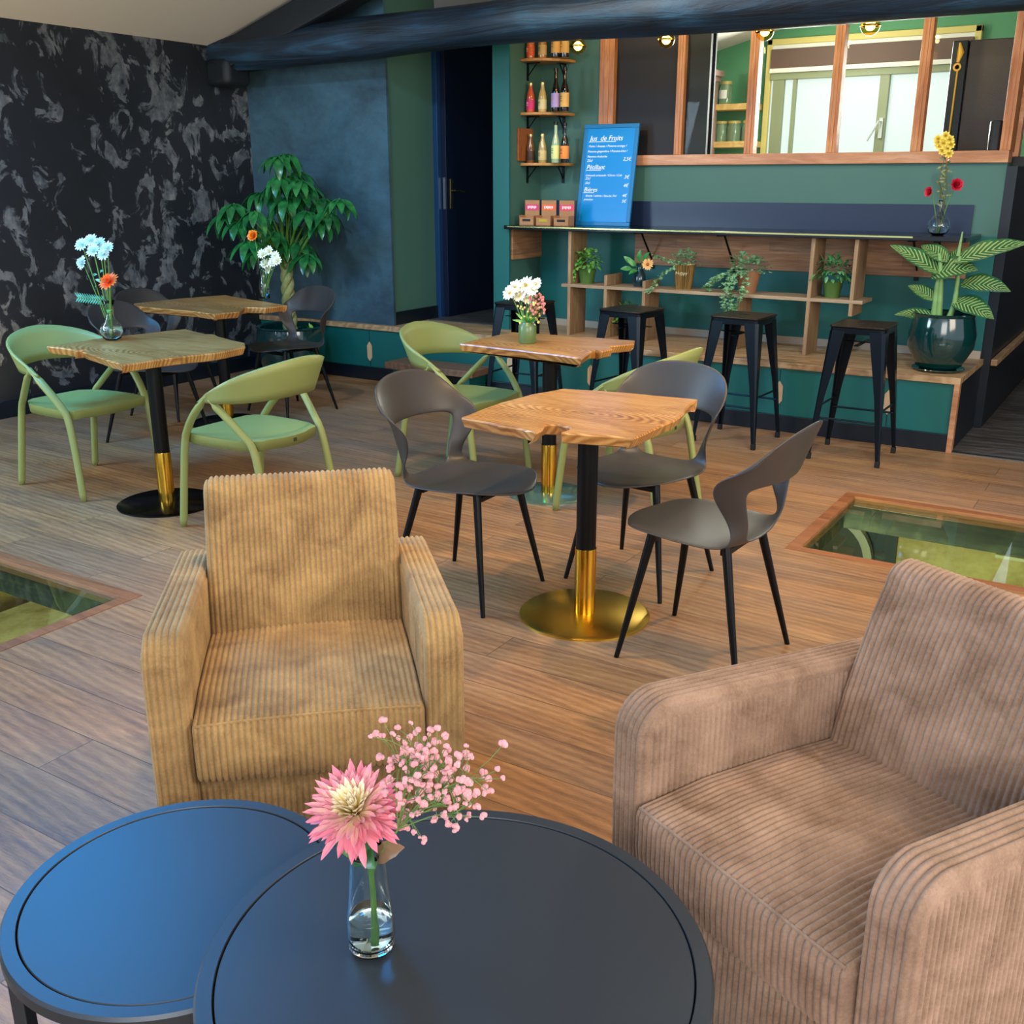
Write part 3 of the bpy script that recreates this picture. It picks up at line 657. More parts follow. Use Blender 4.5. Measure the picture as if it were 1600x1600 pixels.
# ---- round nesting coffee tables
def coffee_table(label, c, rad, H, tabs):
    t = thing('coffee_table', label, 'coffee table', (c[0], c[1], 0), R(20), 'round black nesting tables')
    ctm = plain('black_powder_coat', '4a5058', .42, .75, bump=.05, bscale=900)
    mb = MB(); mb.lathe([(rad-.03, H-.002), (rad-.030, H-.006)][:0]+[(0, H-.022), (rad-.03, H-.022), (rad-.026, H-.004), (0, H-.004)][:0]+[(0, H-.018), (rad-.0275, H-.018), (rad-.0275, H-.0015), (rad-.029, H), (0, H)], 128); mb.build('tray', ctm, t, sharp=30)
    mb = MB(); mb.lathe([(rad-.0255, H-.018), (rad-.0255, H-.001), (rad-.0245, H+.001), (rad-.004, H+.001), (rad, H-.004), (rad, H-.022), (rad-.004, H-.024), (rad-.02, H-.024), (rad-.0255, H-.018)], 128); mb.build('rim', ctm, t, sharp=30)
    for k in range(3):
        a = R(120*k+100); mb = MB(); x, y = (rad-.02)*math.cos(a), (rad-.02)*math.sin(a)
        mb.box((x-.012, y-.012, 0), (x+.012, y+.012, H-.02)); mb.build('leg', ctm, t, smooth=False, bevel=.002)
    mb = MB(); mb.lathe([(rad-.032, 0), (rad-.008, 0), (rad-.008, .02), (rad-.032, .02), (rad-.032, 0)], 96); mb.build('floor_ring', ctm, t, sharp=30)
    return t
coffee_table('larger round black coffee table holding the pink chrysanthemum', (-.721, .999), .3675, .45, 0)
coffee_table('smaller and lower round coffee table at the left, shining sky blue', (-1.215, .914), .270, .41, 0)

# ---- corduroy armchairs
def smooth_loop(P, n): # closed rounded profile points
    return P
def rib(u, amp, pitch=.0138):
    c = abs(math.sin(math.pi*u/pitch)); return amp*(c**.62-.75)
def arc(cx, cz, r, a0, a1, n=7): return [(cx+r*math.cos(R(lerp(a0, a1, k/n))), cz+r*math.sin(R(lerp(a0, a1, k/n)))) for k in range(n+1)]
def sweep_x(path, x0, x1, closed, amp=.0070, edge=.012, pitch=.0138, bulge=None):
    """profile path in (y,z), extruded along x with raised ribs across x"""
    n = len(path); nx = int((x1-x0)/pitch*8); X = [x0+(x1-x0)*k/nx for k in range(nx+1)]; rows = []
    N = []
    for i in range(n):
        a = path[i-1] if (i or closed) else path[0]; b = path[(i+1) % n] if (i < n-1 or closed) else path[-1]
        ty, tz = b[0]-a[0], b[1]-a[1]; l = math.hypot(ty, tz) or 1; N.append((tz/l, -ty/l))
    ar = sum(path[i][0]*path[(i+1) % n][1]-path[(i+1) % n][0]*path[i][1] for i in range(n))
    sg = 1 if ar > 0 else -1
    mb = MB()
    for x in X:
        e = min(x-x0, x1-x); ins = 0
        if e < edge: ins = edge-math.sqrt(max(0, edge*edge-(edge-e)**2))
        r = rib(x-x0, amp, pitch)-ins
        u = (2*(x-x0)/(x1-x0)-1)
        row = []
        for i, (y, z) in enumerate(path):
            bl = bulge(u, i) if bulge else 0
            row.append((x, y+sg*N[i][0]*(r+bl), z+sg*N[i][1]*(r+bl)))
        rows.append(row)
    mb.grid(rows, close=closed)
    if closed: mb.f.append(tuple(range(n))); mb.f.append(tuple(nx*n+i for i in range(n)))
    return mb
def subdiv(path, step=.03, closed=True):
    out = []; n = len(path)
    for i in range(n if closed else n-1):
        a, b = path[i], path[(i+1) % n]; L = math.dist(a, b); k = max(1, int(L/step))
        for j in range(k): out.append((lerp(a[0], b[0], j/k), lerp(a[1], b[1], j/k)))
    if not closed: out.append(path[-1])
    return out
def armchair(label, loc, rz, mat):
    t = thing('corduroy_armchair', label, 'armchair', loc, rz, 'corduroy armchairs')
    W2, T = .338, .086; ai = W2-T; AF, AB = .612, .555; D = .80; piv = .06
    # arms: rib strip over the top and front, flat ribbed side panels
    for sx in (-1, 1):
        path = [(D-.03, .10)]+[(D-.03, AB-.05)]+arc(D-.07, AB-.04, .04, 0, 90, 4)+arc(.075, AF-.075, .075, 90, 180, 8)+[(0, .40), (.004, .20), (.012, .05)]
        pth = subdiv(path, .04, False)
        x0, x1 = (sx*W2, sx*ai) if sx < 0 else (ai, W2)
        full = pth+[(.05, .05), (D-.05, .05)]
        arm = sweep_x(full, x0, x1, True, edge=.016).build('armrest', mat, t, sharp=0)
        # side panels with vertical ribs (both faces)
        for side, xx in ((1, W2-.0005), (-1, ai+.0005)):
            mb = MB(); n = int((D-.075)/.0138*8); rows = []
            for k in range(n+1):
                y = .028+(D-.085)*k/n; zt = lerp(AF, AB, y/D)-.018
                if y < .075: zt -= .075-math.sqrt(max(0, .075**2-(.075-y)**2))
                e = min(y-.028, D-.057-y); r = rib(y, .0065)+.003
                rows.append([(sx*(xx+side*(r if 0 < q < 1 else -.004)), y, lerp(.055, zt, q)) for q in (0, .03, .5, .93, .97, 1)])
            mb.grid(rows); mb.build('side_panel', mat, arm, sharp=0)
    # seat base front rail and body
    bw = ai-.002
    mb = sweep_x(subdiv([(.03, .06), (.03, .262), (.60, .262), (.60, .06)], .1), -bw, bw, True); mb.build('seat_base', mat, t, sharp=0)
    # loose seat cushion: front face, crowned top
    zf0, zf1 = .275, .418
    prof = [(.56, .27)]+[(.30, .272), (.02, zf0)]+arc(-.005+.02, zf0+.022, .022, 250, 180, 4)+[(-.012, .34)]+arc(.006, zf1-.016, .018, 180, 100, 5)+[(.15, .428), (.35, .418), (.50, .405)]+arc(.545, .385, .02, 90, 0, 3)
    def bl(u, i):
        return .012*(1-u*u) if i > 14 else .006*(1-u*u)
    mb = sweep_x(subdiv(prof, .05), -ai+.003, ai-.003, True, edge=.014, bulge=bl); cu = mb.build('seat_cushion', mat, t, sharp=0)
    mb = MB(); k = 46; pts = [(lerp(-ai+.012, ai-.012, q/k), -.0065-.006*(1-(2*q/k-1)**2), zf1-.001+.009*(1-(2*q/k-1)**2)) for q in range(k+1)]; mb.tube(pts, .0035, 6); mb.build('seam', mat, cu)
    # back cushion, leaning back, rounded top, slightly wider than the arm gap above the arms
    hb, bw = .79, .262
    def P(s, off): # along the lean
        return (.485+s*.34+off*.94, .36+s*1.0-off*.34)
    prof = [P(.0, 0), P(.15, -.012), P(.30, -.006), P(.372, .004)]; c = P(.385, .055)
    prof += [(c[0]+.052*math.cos(R(a)), c[1]+.052*math.sin(R(a))) for a in (150, 125, 100, 75, 50, 25, 0)]
    prof += [P(.25, .13), P(-.02, .145), P(-.28, .13), P(-.28, .02)]
    mb = sweep_x(subdiv(prof, .05), -ai+.002, ai-.002, True, edge=.03); mb.build('backrest', mat, t, sharp=0)
    mb = sweep_x(subdiv([(D-.16, .06), (D-.16, .50), (D-.02, .52), (D-.02, .06)], .1), -W2+.004, W2-.004, True, edge=.01); mb.build('back_panel', mat, t, sharp=0)
    for sx in (-1, 1):
        for y in (.08, D-.12):
            mb = MB(); mb.tube([(sx*(W2-.05), y, .06), (sx*(W2-.05), y, 0)], [.022, .016], 12); mb.build('foot', M_black, t)
    return t
M_cordA = cord('golden_tan_corduroy', '7c5c36', 'bb9862'); M_cordB = cord('rosy_taupe_corduroy', '70543f', 'ac8d78')
armchair('golden tan corduroy armchair behind the coffee tables, facing the camera', (-1.432, 1.460, 0), R(43.2), M_cordA)
armchair('rosy taupe corduroy armchair cut off at the right edge', (-.457, 1.422, 0), R(-25.9), M_cordB)
# ================================================================== BAR
CZ = 1.205; YC = 6.62
t = thing('bar_counter', 'long glossy black bar counter along the green wall', 'counter', (-2.7, YB, 0))
xa, xb = PY(787, 345, YC).x+2.7, PY(1512, 366, YC).x+2.7
mb = MB(); mb.box((xa, YC-YB, CZ-.028), (xb, -.012, CZ)); mb.build('worktop', plain('black_gloss_laminate', '10151c', .16, .1), t, smooth=False, bevel=.003)
mb = MB(); mb.box((xa+.03, YC-YB-.004, CZ-.012), (xb-.3, YC-YB, CZ-.003)); mb.build('metal_edging', plain('pale_gold_edging', 'd8d38a', .2, 1), t, smooth=False)
blk = plain('black_bracket_steel', '0c0f13', .45, .5)
for px in (1020, 1147, 1436, 1475):
    x = PY(px, 400, YB-.01).x+2.7
    mb = MB(); mb.box((x-.014, -.025, CZ-.30), (x+.014, -.012, CZ-.028)); mb.box((x-.014, -.33, CZ-.045), (x+.014, -.012, CZ-.028))
    mb.tube([(x, -.02, CZ-.24), (x, -.22, CZ-.04)], .007, 6); mb.build('wall_bracket', blk, t, smooth=False)
M_pl = NT('patchwork_planks'); _v = M_pl.co()
_mp = M_pl.n('ShaderNodeMapping', i_Vector=_v); _mp.inputs['Rotation'].default_value = (R(90), 0, 0)
_br = M_pl.n('ShaderNodeTexBrick', offset=.4, i_Vector=_mp.outputs[0], i_Color1=(0, 0, 0, 1), i_Color2=(1, 1, 1, 1), i_Mortar=(.2, .2, .2, 1), i_Scale=1, i_Mortar_Size=.001, i_Brick_Width=.34, i_Row_Height=.066)
_g = M_pl.noise(M_pl.co((2, 2, 30)), 2, 5, .6)
_c = M_pl.mix(.55, M_pl.ramp(_g, [(.3, '8a6a50'), (.6, 'b8906c'), (.8, 'd8b088')]), M_pl.ramp(_br.outputs['Color'], [(0, '6e5442'), (.5, 'a8886a'), (1, 'd8bb98')]), 'MULTIPLY')
M_pl.set('Base Color', M_pl.mix(.5, _c, (1.5, 1.45, 1.4, 1), 'MULTIPLY')); M_pl.set('Roughness', .5); M_pl = M_pl.m
x = PY(993, 380, YB-.02).x
mb = MB(); mb.box((x, YB-.030, .93), (XR-.15, YB-.0085, CZ-.03)); tag(mb.build('wood_backboard', M_pl, smooth=False, bevel=.002), 'long patchwork wood board on the wall under the bar counter', 'board')
p = PX(798, 404, -4.21); mb = MB(); mb.box((-4.217, 6.70, .955), (-4.195, YB-.01, CZ-.03)); tag(mb.build('wood_side_board', M_pl, smooth=False, bevel=.002), 'square wood board on the side wall under the counter end', 'board')
# plant shelf with uprights
ZS = PY(1100, 456, 6.66).z
M_sh = wood('weathered_pale_oak', [(.3, '7a6248'), (.6, 'ab9070'), (.85, 'cdb594')], 1.2, 'X', .6, rings=False); M_up = wood('weathered_pale_oak_upright', [(.3, '6a4e36'), (.6, '9a7a58'), (.85, 'c4a680')], 1.2, 'Z', .6, rings=False)
sx0, sx1 = PY(877, 444, 6.66).x, PY(1348, 468, 6.66).x
t = thing('plant_shelf', 'slim wooden shelf of boards and uprights below the bar counter, holding small plants', 'shelf', ((sx0+sx1)/2, 6.78, PZT)); cx = (sx0+sx1)/2
mb = MB(); mb.box((sx0-cx, -.12, ZS-PZT-.022), (sx1-cx, .12, ZS-PZT)); mb.build('shelf_board', M_sh, t, smooth=False, bevel=.002)
zb = ZS-PZT
for px, py, lo, hi in ((889, 440, 0, CZ-.03-PZT), (946, 440, 0, zb+.075), (1006, 445, 0, zb+.05), (1150, 520, 0, zb), (1263, 470, 0, CZ-.03-PZT), (1333, 440, zb-.10, CZ-.03-PZT)):
    x = PY(px, py, 6.66).x-cx
    for a, b in (((lo, zb-.022), (zb, hi)) if hi > zb+.01 and lo < zb-.03 else ((lo, min(hi, zb-.022)),)):
        if b-a < .01: continue
        mb = MB(); mb.box((x-.012, -.12, a), (x+.012, .12, b)); mb.build('upright', M_up, t, smooth=False, bevel=.002)
# corner shelves, brackets, bottles
glass_am = glassmat('amber_juice', 'e0762a'); 
def bottle(label, loc, kind):
    k = dict(pink=('c8502c', 'd8306a', .20, 'm'), cream=('c0a060', 'd8c890', .20, 'm'), orange=('d06a20', 'e06030', .20, 'm'), brown=('b07a3a', 'caa868', .20, 'm'), beerv=('160c06', 'b09ad0', .29, 'l'), beero=('160c06', 'e0b060', .29, 'l'), amber=('6a4020', '3a2414', .20, 'm'), pale=('a89058', 'c8b078', .20, 'm'), clear=('9ab08c', 'd8dc90', .28, 'l'), beerr=('140b06', 'e8893a', .27, 'l'))[kind]
    liq, lab, h, typ = k
    t = thing('bottle', label, 'bottle', loc, R(-32), 'bottles on the corner shelves')
    r = .030 if typ == 'm' else .031
    body = plain('bottle_glass_'+kind, liq, .08, 0, coat=.6)
    if typ == 'm': prof = [(0, 0), (r*.95, 0), (r, .006), (r, h*.48), (r*.86, h*.62), (r*.5, h*.80), (r*.42, h*.88), (r*.46, h*.93), (0, h*.93)]
    else: prof = [(0, 0), (r*.95, 0), (r, .006), (r, h*.45), (r*.80, h*.56), (r*.40, h*.70), (r*.36, h*.92), (r*.44, h*.93), (r*.44, h*.96), (0, h*.96)]
    mb = MB(); mb.lathe(prof, 24); mb.build('body', body, t)
    mb = MB(); mb.lathe([(r+.0008, h*.10), (r+.0012, h*.105), (r+.0012, h*.42), (r+.0008, h*.425)], 24); lb = mb.build('paper_label', plain('label_'+kind, lab, .6), t)
    if kind not in ('amber',):
        mb = MB(); mb.M = Matrix.Rotation(R(-90), 4, 'Z')
        for q in (.34, .30, .24): mb.lathe([(r+.0018, h*q-.002), (r+.0018, h*q+.002)], 6, a0=-.5, a1=.5)
        mb.build('print', plain('label_ink_'+kind, dict(pink='ffd0e0', cream='6a5a3a', orange='fff0d0', brown='4a3018', beerv='e09040', beero='7a3a20', pale='5a4a30', clear='3a8a5a', beerr='50200c')[kind], .6), lb)
    mb = MB(); mb.lathe([(0, h*.925), (r*.52, h*.925), (r*.52, h), (0, h)], 16); mb.build('cap', plain('gold_cap' if typ == 'm' else 'dark_cap', 'c8b070' if typ == 'm' else '2a2a2a', .3, .8), t)
shn = ('top', 'middle', 'lowest')
M_shelf = wood('honey_pine', [(.3, '94602e'), (.6, 'bd8646'), (.85, 'd8a868')], 1.3, 'X', .45, rings=False)
for k, (y1, base, kinds) in enumerate(((94, 90, ('orange', 'brown', 'beero', 'beero')), (177, 172, ('pink', 'cream', 'beerv', 'beero')), (255, 250, ('amber', 'pale', 'clear', 'beerr')))):
    z = PY(893, y1, 7.12).z
    t = thing('corner_shelf', '%s rounded wooden corner shelf beside the bar, on black brackets' % shn[k], 'shelf', (-4.218, YB, z-.02), 0, 'corner shelves with bottles')
    mb = MB(); poly = [(0, 0), (.29, 0), (.29, -.05)]+[(.05+.24*math.cos(R(a)), -.05-.25*math.sin(R(a))) for a in range(15, 90, 15)]+[(.05, -.30), (0, -.30)]
    mb.prism(poly, 0, .02); mb.build('board', M_shelf, t, smooth=False, bevel=.005)
    for dx, dy, ax in ((.012, -.20, 0), (.20, -.012, 1)):
        mb = MB()
        if ax == 0: mb.box((0, dy-.01, -.12), (.008, dy+.01, 0)); mb.box((0, dy-.01, -.008), (.10, dy+.01, 0)); mb.tube([(.006, dy, -.09), (.08, dy, -.006)], .005, 6)
        else: mb.box((dx-.01, -.008, -.12), (dx+.01, 0, 0)); mb.box((dx-.01, -.10, -.008), (dx+.01, 0, 0)); mb.tube([(dx, -.006, -.09), (dx, -.08, -.006)], .005, 6)
        mb.build('bracket', blk, t, smooth=False)
    ord_ = ('first from the left', 'second from the left', 'third from the left', 'rightmost')
    nm = dict(pink='juice bottle with bright pink label', cream='cream juice bottle with gold cap', orange='orange juice bottle', brown='brown-labelled juice bottle', beerv='dark beer bottle with violet label', beero='dark beer bottle with yellow label', amber='small amber bottle without paper label', pale='pale amber juice bottle', clear='clear tall bottle with yellow-green label', beerr='dark bottle with orange label')
    for j, (px, kd) in enumerate(zip((829, 847.5, 868, 882), kinds)):
        p = PZ(px, base, z)
        p.y = min(p.y, YB-.05)
        p.y = max(min(p.y, 7.06), 6.90); d = _ray(px, base); p.x = d.x*p.y/d.y
        bottle('%s on the %s corner shelf, %s' % (nm[kd], shn[k], ord_[j]), (p.x, p.y, z), kd)
a, b = PX(809, 200, -4.21), PX(831, 252, -4.21); mb = MB(); mb.box((-4.217, min(a.y, b.y), b.z), (-4.2, max(a.y, b.y), a.z)); tag(mb.build('wall_plaque', wood('rust_wood', [(.3, '5a3018'), (.7, '9a5a30')], 2, 'Z'), smooth=False, bevel=.002), 'small reddish wood plaque on the side wall by the lowest corner shelf', 'plaque')
# cardboard display boxes
kraft = plain('kraft_card', 'a87850', .7, var=.1, bscale=60)
for k, (px, col, lab) in enumerate(((825, 'd8306c', 'leftmost, with deep pink band'), (851, 'e8602c', 'middle one, with orange band'), (879, 'e03a60', 'rightmost, next to the menu board'))):
    d = _ray(px, 341); p = Vector((d.x*6.74/d.y, 6.74, CZ))
    t = thing('display_box', 'small kraft card display box on the bar counter, '+lab, 'box', (p.x, p.y+.02, CZ), R(2), 'card display boxes on the counter')
    mb = MB(); w = .060
    for q in (((-w, -.045, 0), (w, -.042, .055)), ((-w, -.045, 0), (-w+.003, .045, .07)), ((w-.003, -.045, 0), (w, .045, .07)), ((-w, -.045, 0), (w, .045, .003))): mb.box(*q)
    mb.build('tray', kraft, t, smooth=False); mb = MB(); mb.box((-w, .042, 0), (w, .045, .175)); cb = mb.build('back_card', kraft, t, smooth=False)
    mb = MB(); mb.box((-w*.92, .040, .105), (w*.92, .0419, .145)); mb.build('colour_band', plain('card_band_%d' % k, col, .5), cb, smooth=False)
    mb = MB()
    for q in range(6): mb.box((-w*.6+q*w*.21, .0385, .115+.004*(q % 2)), (-w*.6+q*w*.21+w*.13, .0399, .135))
    mb.build('print', plain('white_print', 'f6e8e4', .6), cb, smooth=False)
    mb = MB(); mb.box((-w*.55, -.0465, .028), (w*.55, -.0452, .045)); mb.build('front_slot', plain('dark_slot_%d' % (k == 1), '2a1c14' if k != 1 else 'b8a020', .7), t, smooth=False)
# chalkboard menu; the blue sky reflection is put into its base colour
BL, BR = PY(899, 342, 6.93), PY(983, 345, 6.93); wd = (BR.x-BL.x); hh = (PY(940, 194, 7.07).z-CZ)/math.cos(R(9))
t = thing('menu_board', 'menu board with a blue sky reflection in its colour and white handwriting, leaning on the bar wall', 'menu board', ((BL.x+BR.x)/2, 6.93, CZ), 0); t.rotation_euler = (R(-9.5), 0, 0)
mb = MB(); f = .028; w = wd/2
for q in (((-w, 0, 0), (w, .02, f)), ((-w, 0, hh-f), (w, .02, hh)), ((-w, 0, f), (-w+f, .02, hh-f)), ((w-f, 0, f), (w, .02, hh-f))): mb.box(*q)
mb.build('frame', plain('sky_reflection_board_frame', '0f6fa8', .35), t, smooth=False, bevel=.003)
mb = MB(); mb.box((-w+f, .006, f), (w-f, .016, hh-f)); pn = mb.build('panel', plain('sky_reflection_board_panel', '0486d2', .3), t, smooth=False)
chalk = plain('white_chalk_ink', 'eef6ff', .6)
def writing(txt, x, z, size, parent, rot=(R(90), 0, 0), y=.0055, mat=None, shear=.25):
    c = bpy.data.curves.new('txt', 'FONT'); c.body = txt; c.size = size; c.shear = shear; c.extrude = .0006
    o = bpy.data.objects.new('txt', c); COL.objects.link(o); bpy.context.view_layer.update()
    me = bpy.data.meshes.new_from_object(o.evaluated_get(bpy.context.evaluated_depsgraph_get())); COL.objects.unlink(o); bpy.data.objects.remove(o)
    n = bpy.data.objects.new('handwriting', me); COL.objects.link(n); me.materials.clear(); me.materials.append(mat or chalk); n.parent = parent; n.location = (x, y, z); n.rotation_euler = rot; return n
H_ = hh
for txt, fx, fz, s in (('Jus  de Fruits', .06, .87, .050), ('Poire / Ananas / Pomme-orange /', .05, .80, .0225), ('Pomme-gingembre / Pomme-kiwi /', .04, .745, .0225), ('Pomme-rhubarbe', .04, .69, .0225), ('25cl', .04, .645, .026), ('2,5\u20ac', .80, .655, .034),
        ('P\u00e9tillant', .04, .565, .046), ('Limonade artisanale / Citron / Cola', .04, .49, .0205), ('25cl', .04, .455, .024), ('3\u20ac', .86, .465, .034), ('33cl', .04, .405, .024), ('4\u20ac', .86, .375, .034), ('Bi\u00e8res', .03, .325, .044), ('blonde / ambr\u00e9e / blanche 33cl', .08, .27, .020), ('pression', .05, .23, .022), ('4\u20ac', .86, .27, .03), ('5\u20ac', .86, .21, .03)):
    writing(txt, -w+f+fx*(2*w-2*f), f+fz*(hh-2*f), s, pn)
for fx0, fx1, fz in ((.06, .62, .855), (.04, .36, .55), (.03, .26, .31)):
    mb = MB(); W_ = 2*w-2*f; mb.box((-w+f+fx0*W_, .004, f+fz*(hh-2*f)), (-w+f+fx1*W_, .0055, f+fz*(hh-2*f)+.004)); mb.build('underline', chalk, pn, smooth=False)
# speaker on the sill
p = PY(1553, 229, YB+.0)
t = thing('speaker', 'small black cylinder speaker with silver side on the window sill', 'speaker', (p.x, YB+.045, SZ+.035), R(25))
mb = MB(); mb.lathe([(0, 0), (.038, 0), (.042, .004), (.042, .166), (.038, .17), (0, .17)], 32); mb.build('body', plain('speaker_cloth', '0b0f16', .6), t)
mb = MB(); mb.M = Matrix.Rotation(R(170), 4, 'Z'); mb.lathe([(.0425, .006), (.0438, .008), (.0438, .162), (.0425, .164)], 8, a0=-.35, a1=.35); mb.build('silver_strip', plain('silver', 'd5d9dc', .3, .8), t)
# beam lamps: brass half-globe bulbs on black holders
for k, (px, py) in enumerate(((903, 70), (1041, 60), (1195, 47), (1360, 38))):
    p = PY(px, py+2, 6.30); pos = ('leftmost, above the corner shelves', 'second from the left, over the dark pane', 'third from the left', 'rightmost, before the kitchen window')[k]
    t = thing('beam_lamp', 'glowing warm globe bulb behind the beam, '+pos, 'lamp', (p.x, p.y, p.z), 0, 'warm bulbs behind the beam')
    mb = MB(); mb.ball((0, 0, 0), .027, 16, 10); mb.build('bulb', plain('warm_bulb', 'fff0c8', .3, emit='ffce78', estr=14), t)
    mb = MB(); mb.ball((0, 0, 0), .052, 24, 16); mb.build('glass_globe', glassmat('amber_globe', 'ffe09a', cheap=True), t)
    mb = MB(); mb.lathe([(.0525, -.004), (.0545, -.004), (.0545, .004), (.0525, .004), (.0525, -.004)], 28); mb.build('brass_ring', plain('lamp_brass', 'e0b040', .2, 1), t)
    mb = MB(); mb.tube([(0, -.0, .028), (0, 0, .07), (0, -.12, .10)], .014, 10); mb.build('holder', blk, t)
    l = light('POINT', 'bulb_glow', (p.x, p.y+.0, p.z+.10), (p.x, p.y, 0), 5.0, (1, .70, .30), .03)
# kitchen contents: fridge, wardrobe cabinet, shelves and jars
FY = 7.9
a, b, c = PY(1515, 62, FY), PY(1592, 60, FY), PY(1484, 62, FY)
t = thing('fridge', 'tall bronze-brown fridge behind the partition, right of the kitchen window', 'fridge', ((a.x+b.x)/2, FY+.3, PZT))
hw = (b.x-a.x)/2; zf = a.z-PZT
mb = MB(); mb.box((-hw, -.28, 0), (hw, .3, zf)); mb.build('body', plain('bronze_steel', '3c2c26', .35, .4), t, smooth=False, bevel=.006)
mb = MB(); mb.box((-hw-.10, -.30, 0), (-hw-.004, .3, zf)); sp = mb.build('side_panel', plain('black_side', '14171a', .3, .4), t, smooth=False, bevel=.006)
mb = MB(); x = -hw-.055; z1 = PY(1500, 105, FY).z-PZT
mb.tube([(x+.005, -.31, z1-.02), (x, -.31, z1-.5)], .007, 6); mb.tube([(x, -.308, z1+.15), (x+.012, -.308, z1+.09), (x, -.308, z1+.03)], [.006, .022, .010], 8, flat=.4)
mb.M = Matrix.Translation((x, -.31, z1)) @ Matrix.Rotation(R(90), 4, 'X'); mb.lathe([(.014, -.004), (.026, -.004), (.026, .004), (.014, .004), (.014, -.004)], 16); mb.build('gold_ornament', plain('gold_paint', 'd89c28', .4, .3), sp)
p1, p2 = PY(1106, 95, 8.9), PY(1133, 140, 8.9)
t = thing('cabinet', 'pinkish carved wooden cabinet at the left of the kitchen, seen between the mullions', 'cabinet', (p1.x-.25, 9.0, PZT)); pk = plain('aged_pink_wood', '9a7c70', .6, var=.15)
rx = PY(1122, 150, 9.3).x-(p1.x-.25); ct = PY(1115, 100, 8.7).z-PZT
mb = MB(); mb.box((-.5, -.28, 0), (rx, .3, ct-.05)); mb.build('body', pk, t, smooth=False, bevel=.006)
mb = MB(); mb.box((-.54, -.33, ct-.05), (rx+.05, .3, ct)); mb.box((-.52, -.305, ct-.09), (rx+.025, .3, ct-.05)); mb.build('cornice', pk, t, smooth=False, bevel=.008)
mb = MB(); mb.box((-.45, -.285, .2), (rx-.10, -.281, ct-.5)); mb.build('door_glass', plain('dim_blue_glass', '5a6c80', .2), t, smooth=False)
for k, (y, jars) in enumerate(((163, ((1133, 32, .04, 'tall lidded jar with a white label'), (1175, 44, .035, 'tall narrow bottle jar'))), (222, ((1126, 29, .045, 'glass jar a third full of dark grounds'), (1146, 29, .045, 'glass jar filled with coffee beans'), (1168, 29, .04, 'glass jar half hidden by the mullion'))))):
    xl_, xr_ = PY(1119, y, YK-.1).x, PY(1186, y, YK-.1).x; z = PY(1150, y-1, YK-.22).z
    mb = MB(); mb.box((xl_, YK-.24, z-.05), (xr_, YK, z)); tag(mb.build('kitchen_shelf', wood('bright_pine', [(.3, 'c89a50'), (.7, 'ecc880')], 1, 'X'), smooth=False, bevel=.004), ('upper' if k == 0 else 'lower')+' pine wall shelf with jars in the kitchen', 'shelf', 'kitchen jar shelves')
    for px, hpx, r, lab in jars:
        x = PY(px, y, YK-.13).x; h = hpx/163*.98; r *= 1.45
        t = thing('glass_jar', lab+' on the '+('upper' if k == 0 else 'lower')+' kitchen shelf', 'jar', (x, YK-.13, z), 0, 'jars on the kitchen shelves')
        mb = MB(); mb.lathe([(0, 0), (r, 0), (r, h*.72), (r*.8, h*.84), (r*.8, h*.9)], 20); mb.build('glass', plain('jar_glass', 'a9c9a0', .1, 0, trans=.6), t)
        mb = MB(); mb.lathe([(0, h*.88), (r*.86, h*.88), (r*.86, h), (0, h)], 20); mb.build('lid', plain('jar_lid', 'c8b060', .4), t)
        if 'label' in lab: mb = MB(); mb.lathe([(r+.002, h*.25), (r+.002, h*.62)], 20, a0=R(200), a1=R(300)); mb.build('paper_label', plain('white_paper', 'f4f4ec', .6), t)
        else: mb = MB(); mb.lathe([(0, .004), (r*.95, .004), (r*.95, h*(.3 if 'third' in lab else .6)), (0, h*(.3 if 'third' in lab else .6))], 16); mb.build('contents', plain('coffee_brown', '4a2e1c', .8), t)
# ================================================================== PLANTS AND FLOWERS
def leaf(mb, uv, base, d, up, L, Wd, droop=.3, fold=.15, n=6, shape=.45, tipc=0.0, wave=0):
    d = Vector(d).normalized(); up = Vector(up); side = d.cross(up)
    side = side.normalized() if side.length > 1e-4 else Vector((1, 0, 0)); up = side.cross(d).normalized()
    rows = []; p = Vector(base); o = len(mb.v)
    for i in range(n+1):
        s = i/n; w = Wd*.5*(math.sin(math.pi*min(1, max(0, s))**(.75 if shape < .5 else 1.5))**(.8 if shape < .5 else .6)) if 0 < i < n else Wd*.02
        ang = -droop*s*1.6; dd = d*math.cos(ang)+up*math.sin(ang); uu = up*math.cos(ang)-d*math.sin(ang)
        if i: p = p+dd*(L/n)
        k = wave*math.sin(s*19)
        rows.append([p-side*w+uu*(w*fold+k*w), p-uu*0.0, p+side*w+uu*(w*fold-k*w)]); uv += [(0, s), (.5, s), (1, s)]
    mb.grid(rows)
def rdir(a, e): return Vector((math.cos(a)*math.cos(e), math.sin(a)*math.cos(e), math.sin(e)))
def bush(center, rx, rz, n, L, Wd, rnd, mb, uv, down=0):
    for _ in range(n):
        a = rnd.uniform(0, 2*math.pi); e = rnd.uniform(-.5, 1.4); rr = rnd.uniform(.35, 1)
        dr = rdir(a, e); p = Vector(center)+Vector((dr.x*rx*rr, dr.y*rx*rr, dr.z*rz*rr))
        dd = dr+Vector((rnd.uniform(-.5, .5), rnd.uniform(-.5, .5), rnd.uniform(-.6, .3)-down))
        leaf(mb, uv, p, dd, (0, 0, 1), L*rnd.uniform(.7, 1.25), Wd*rnd.uniform(.8, 1.2), rnd.uniform(.1, .6), .2, 4)
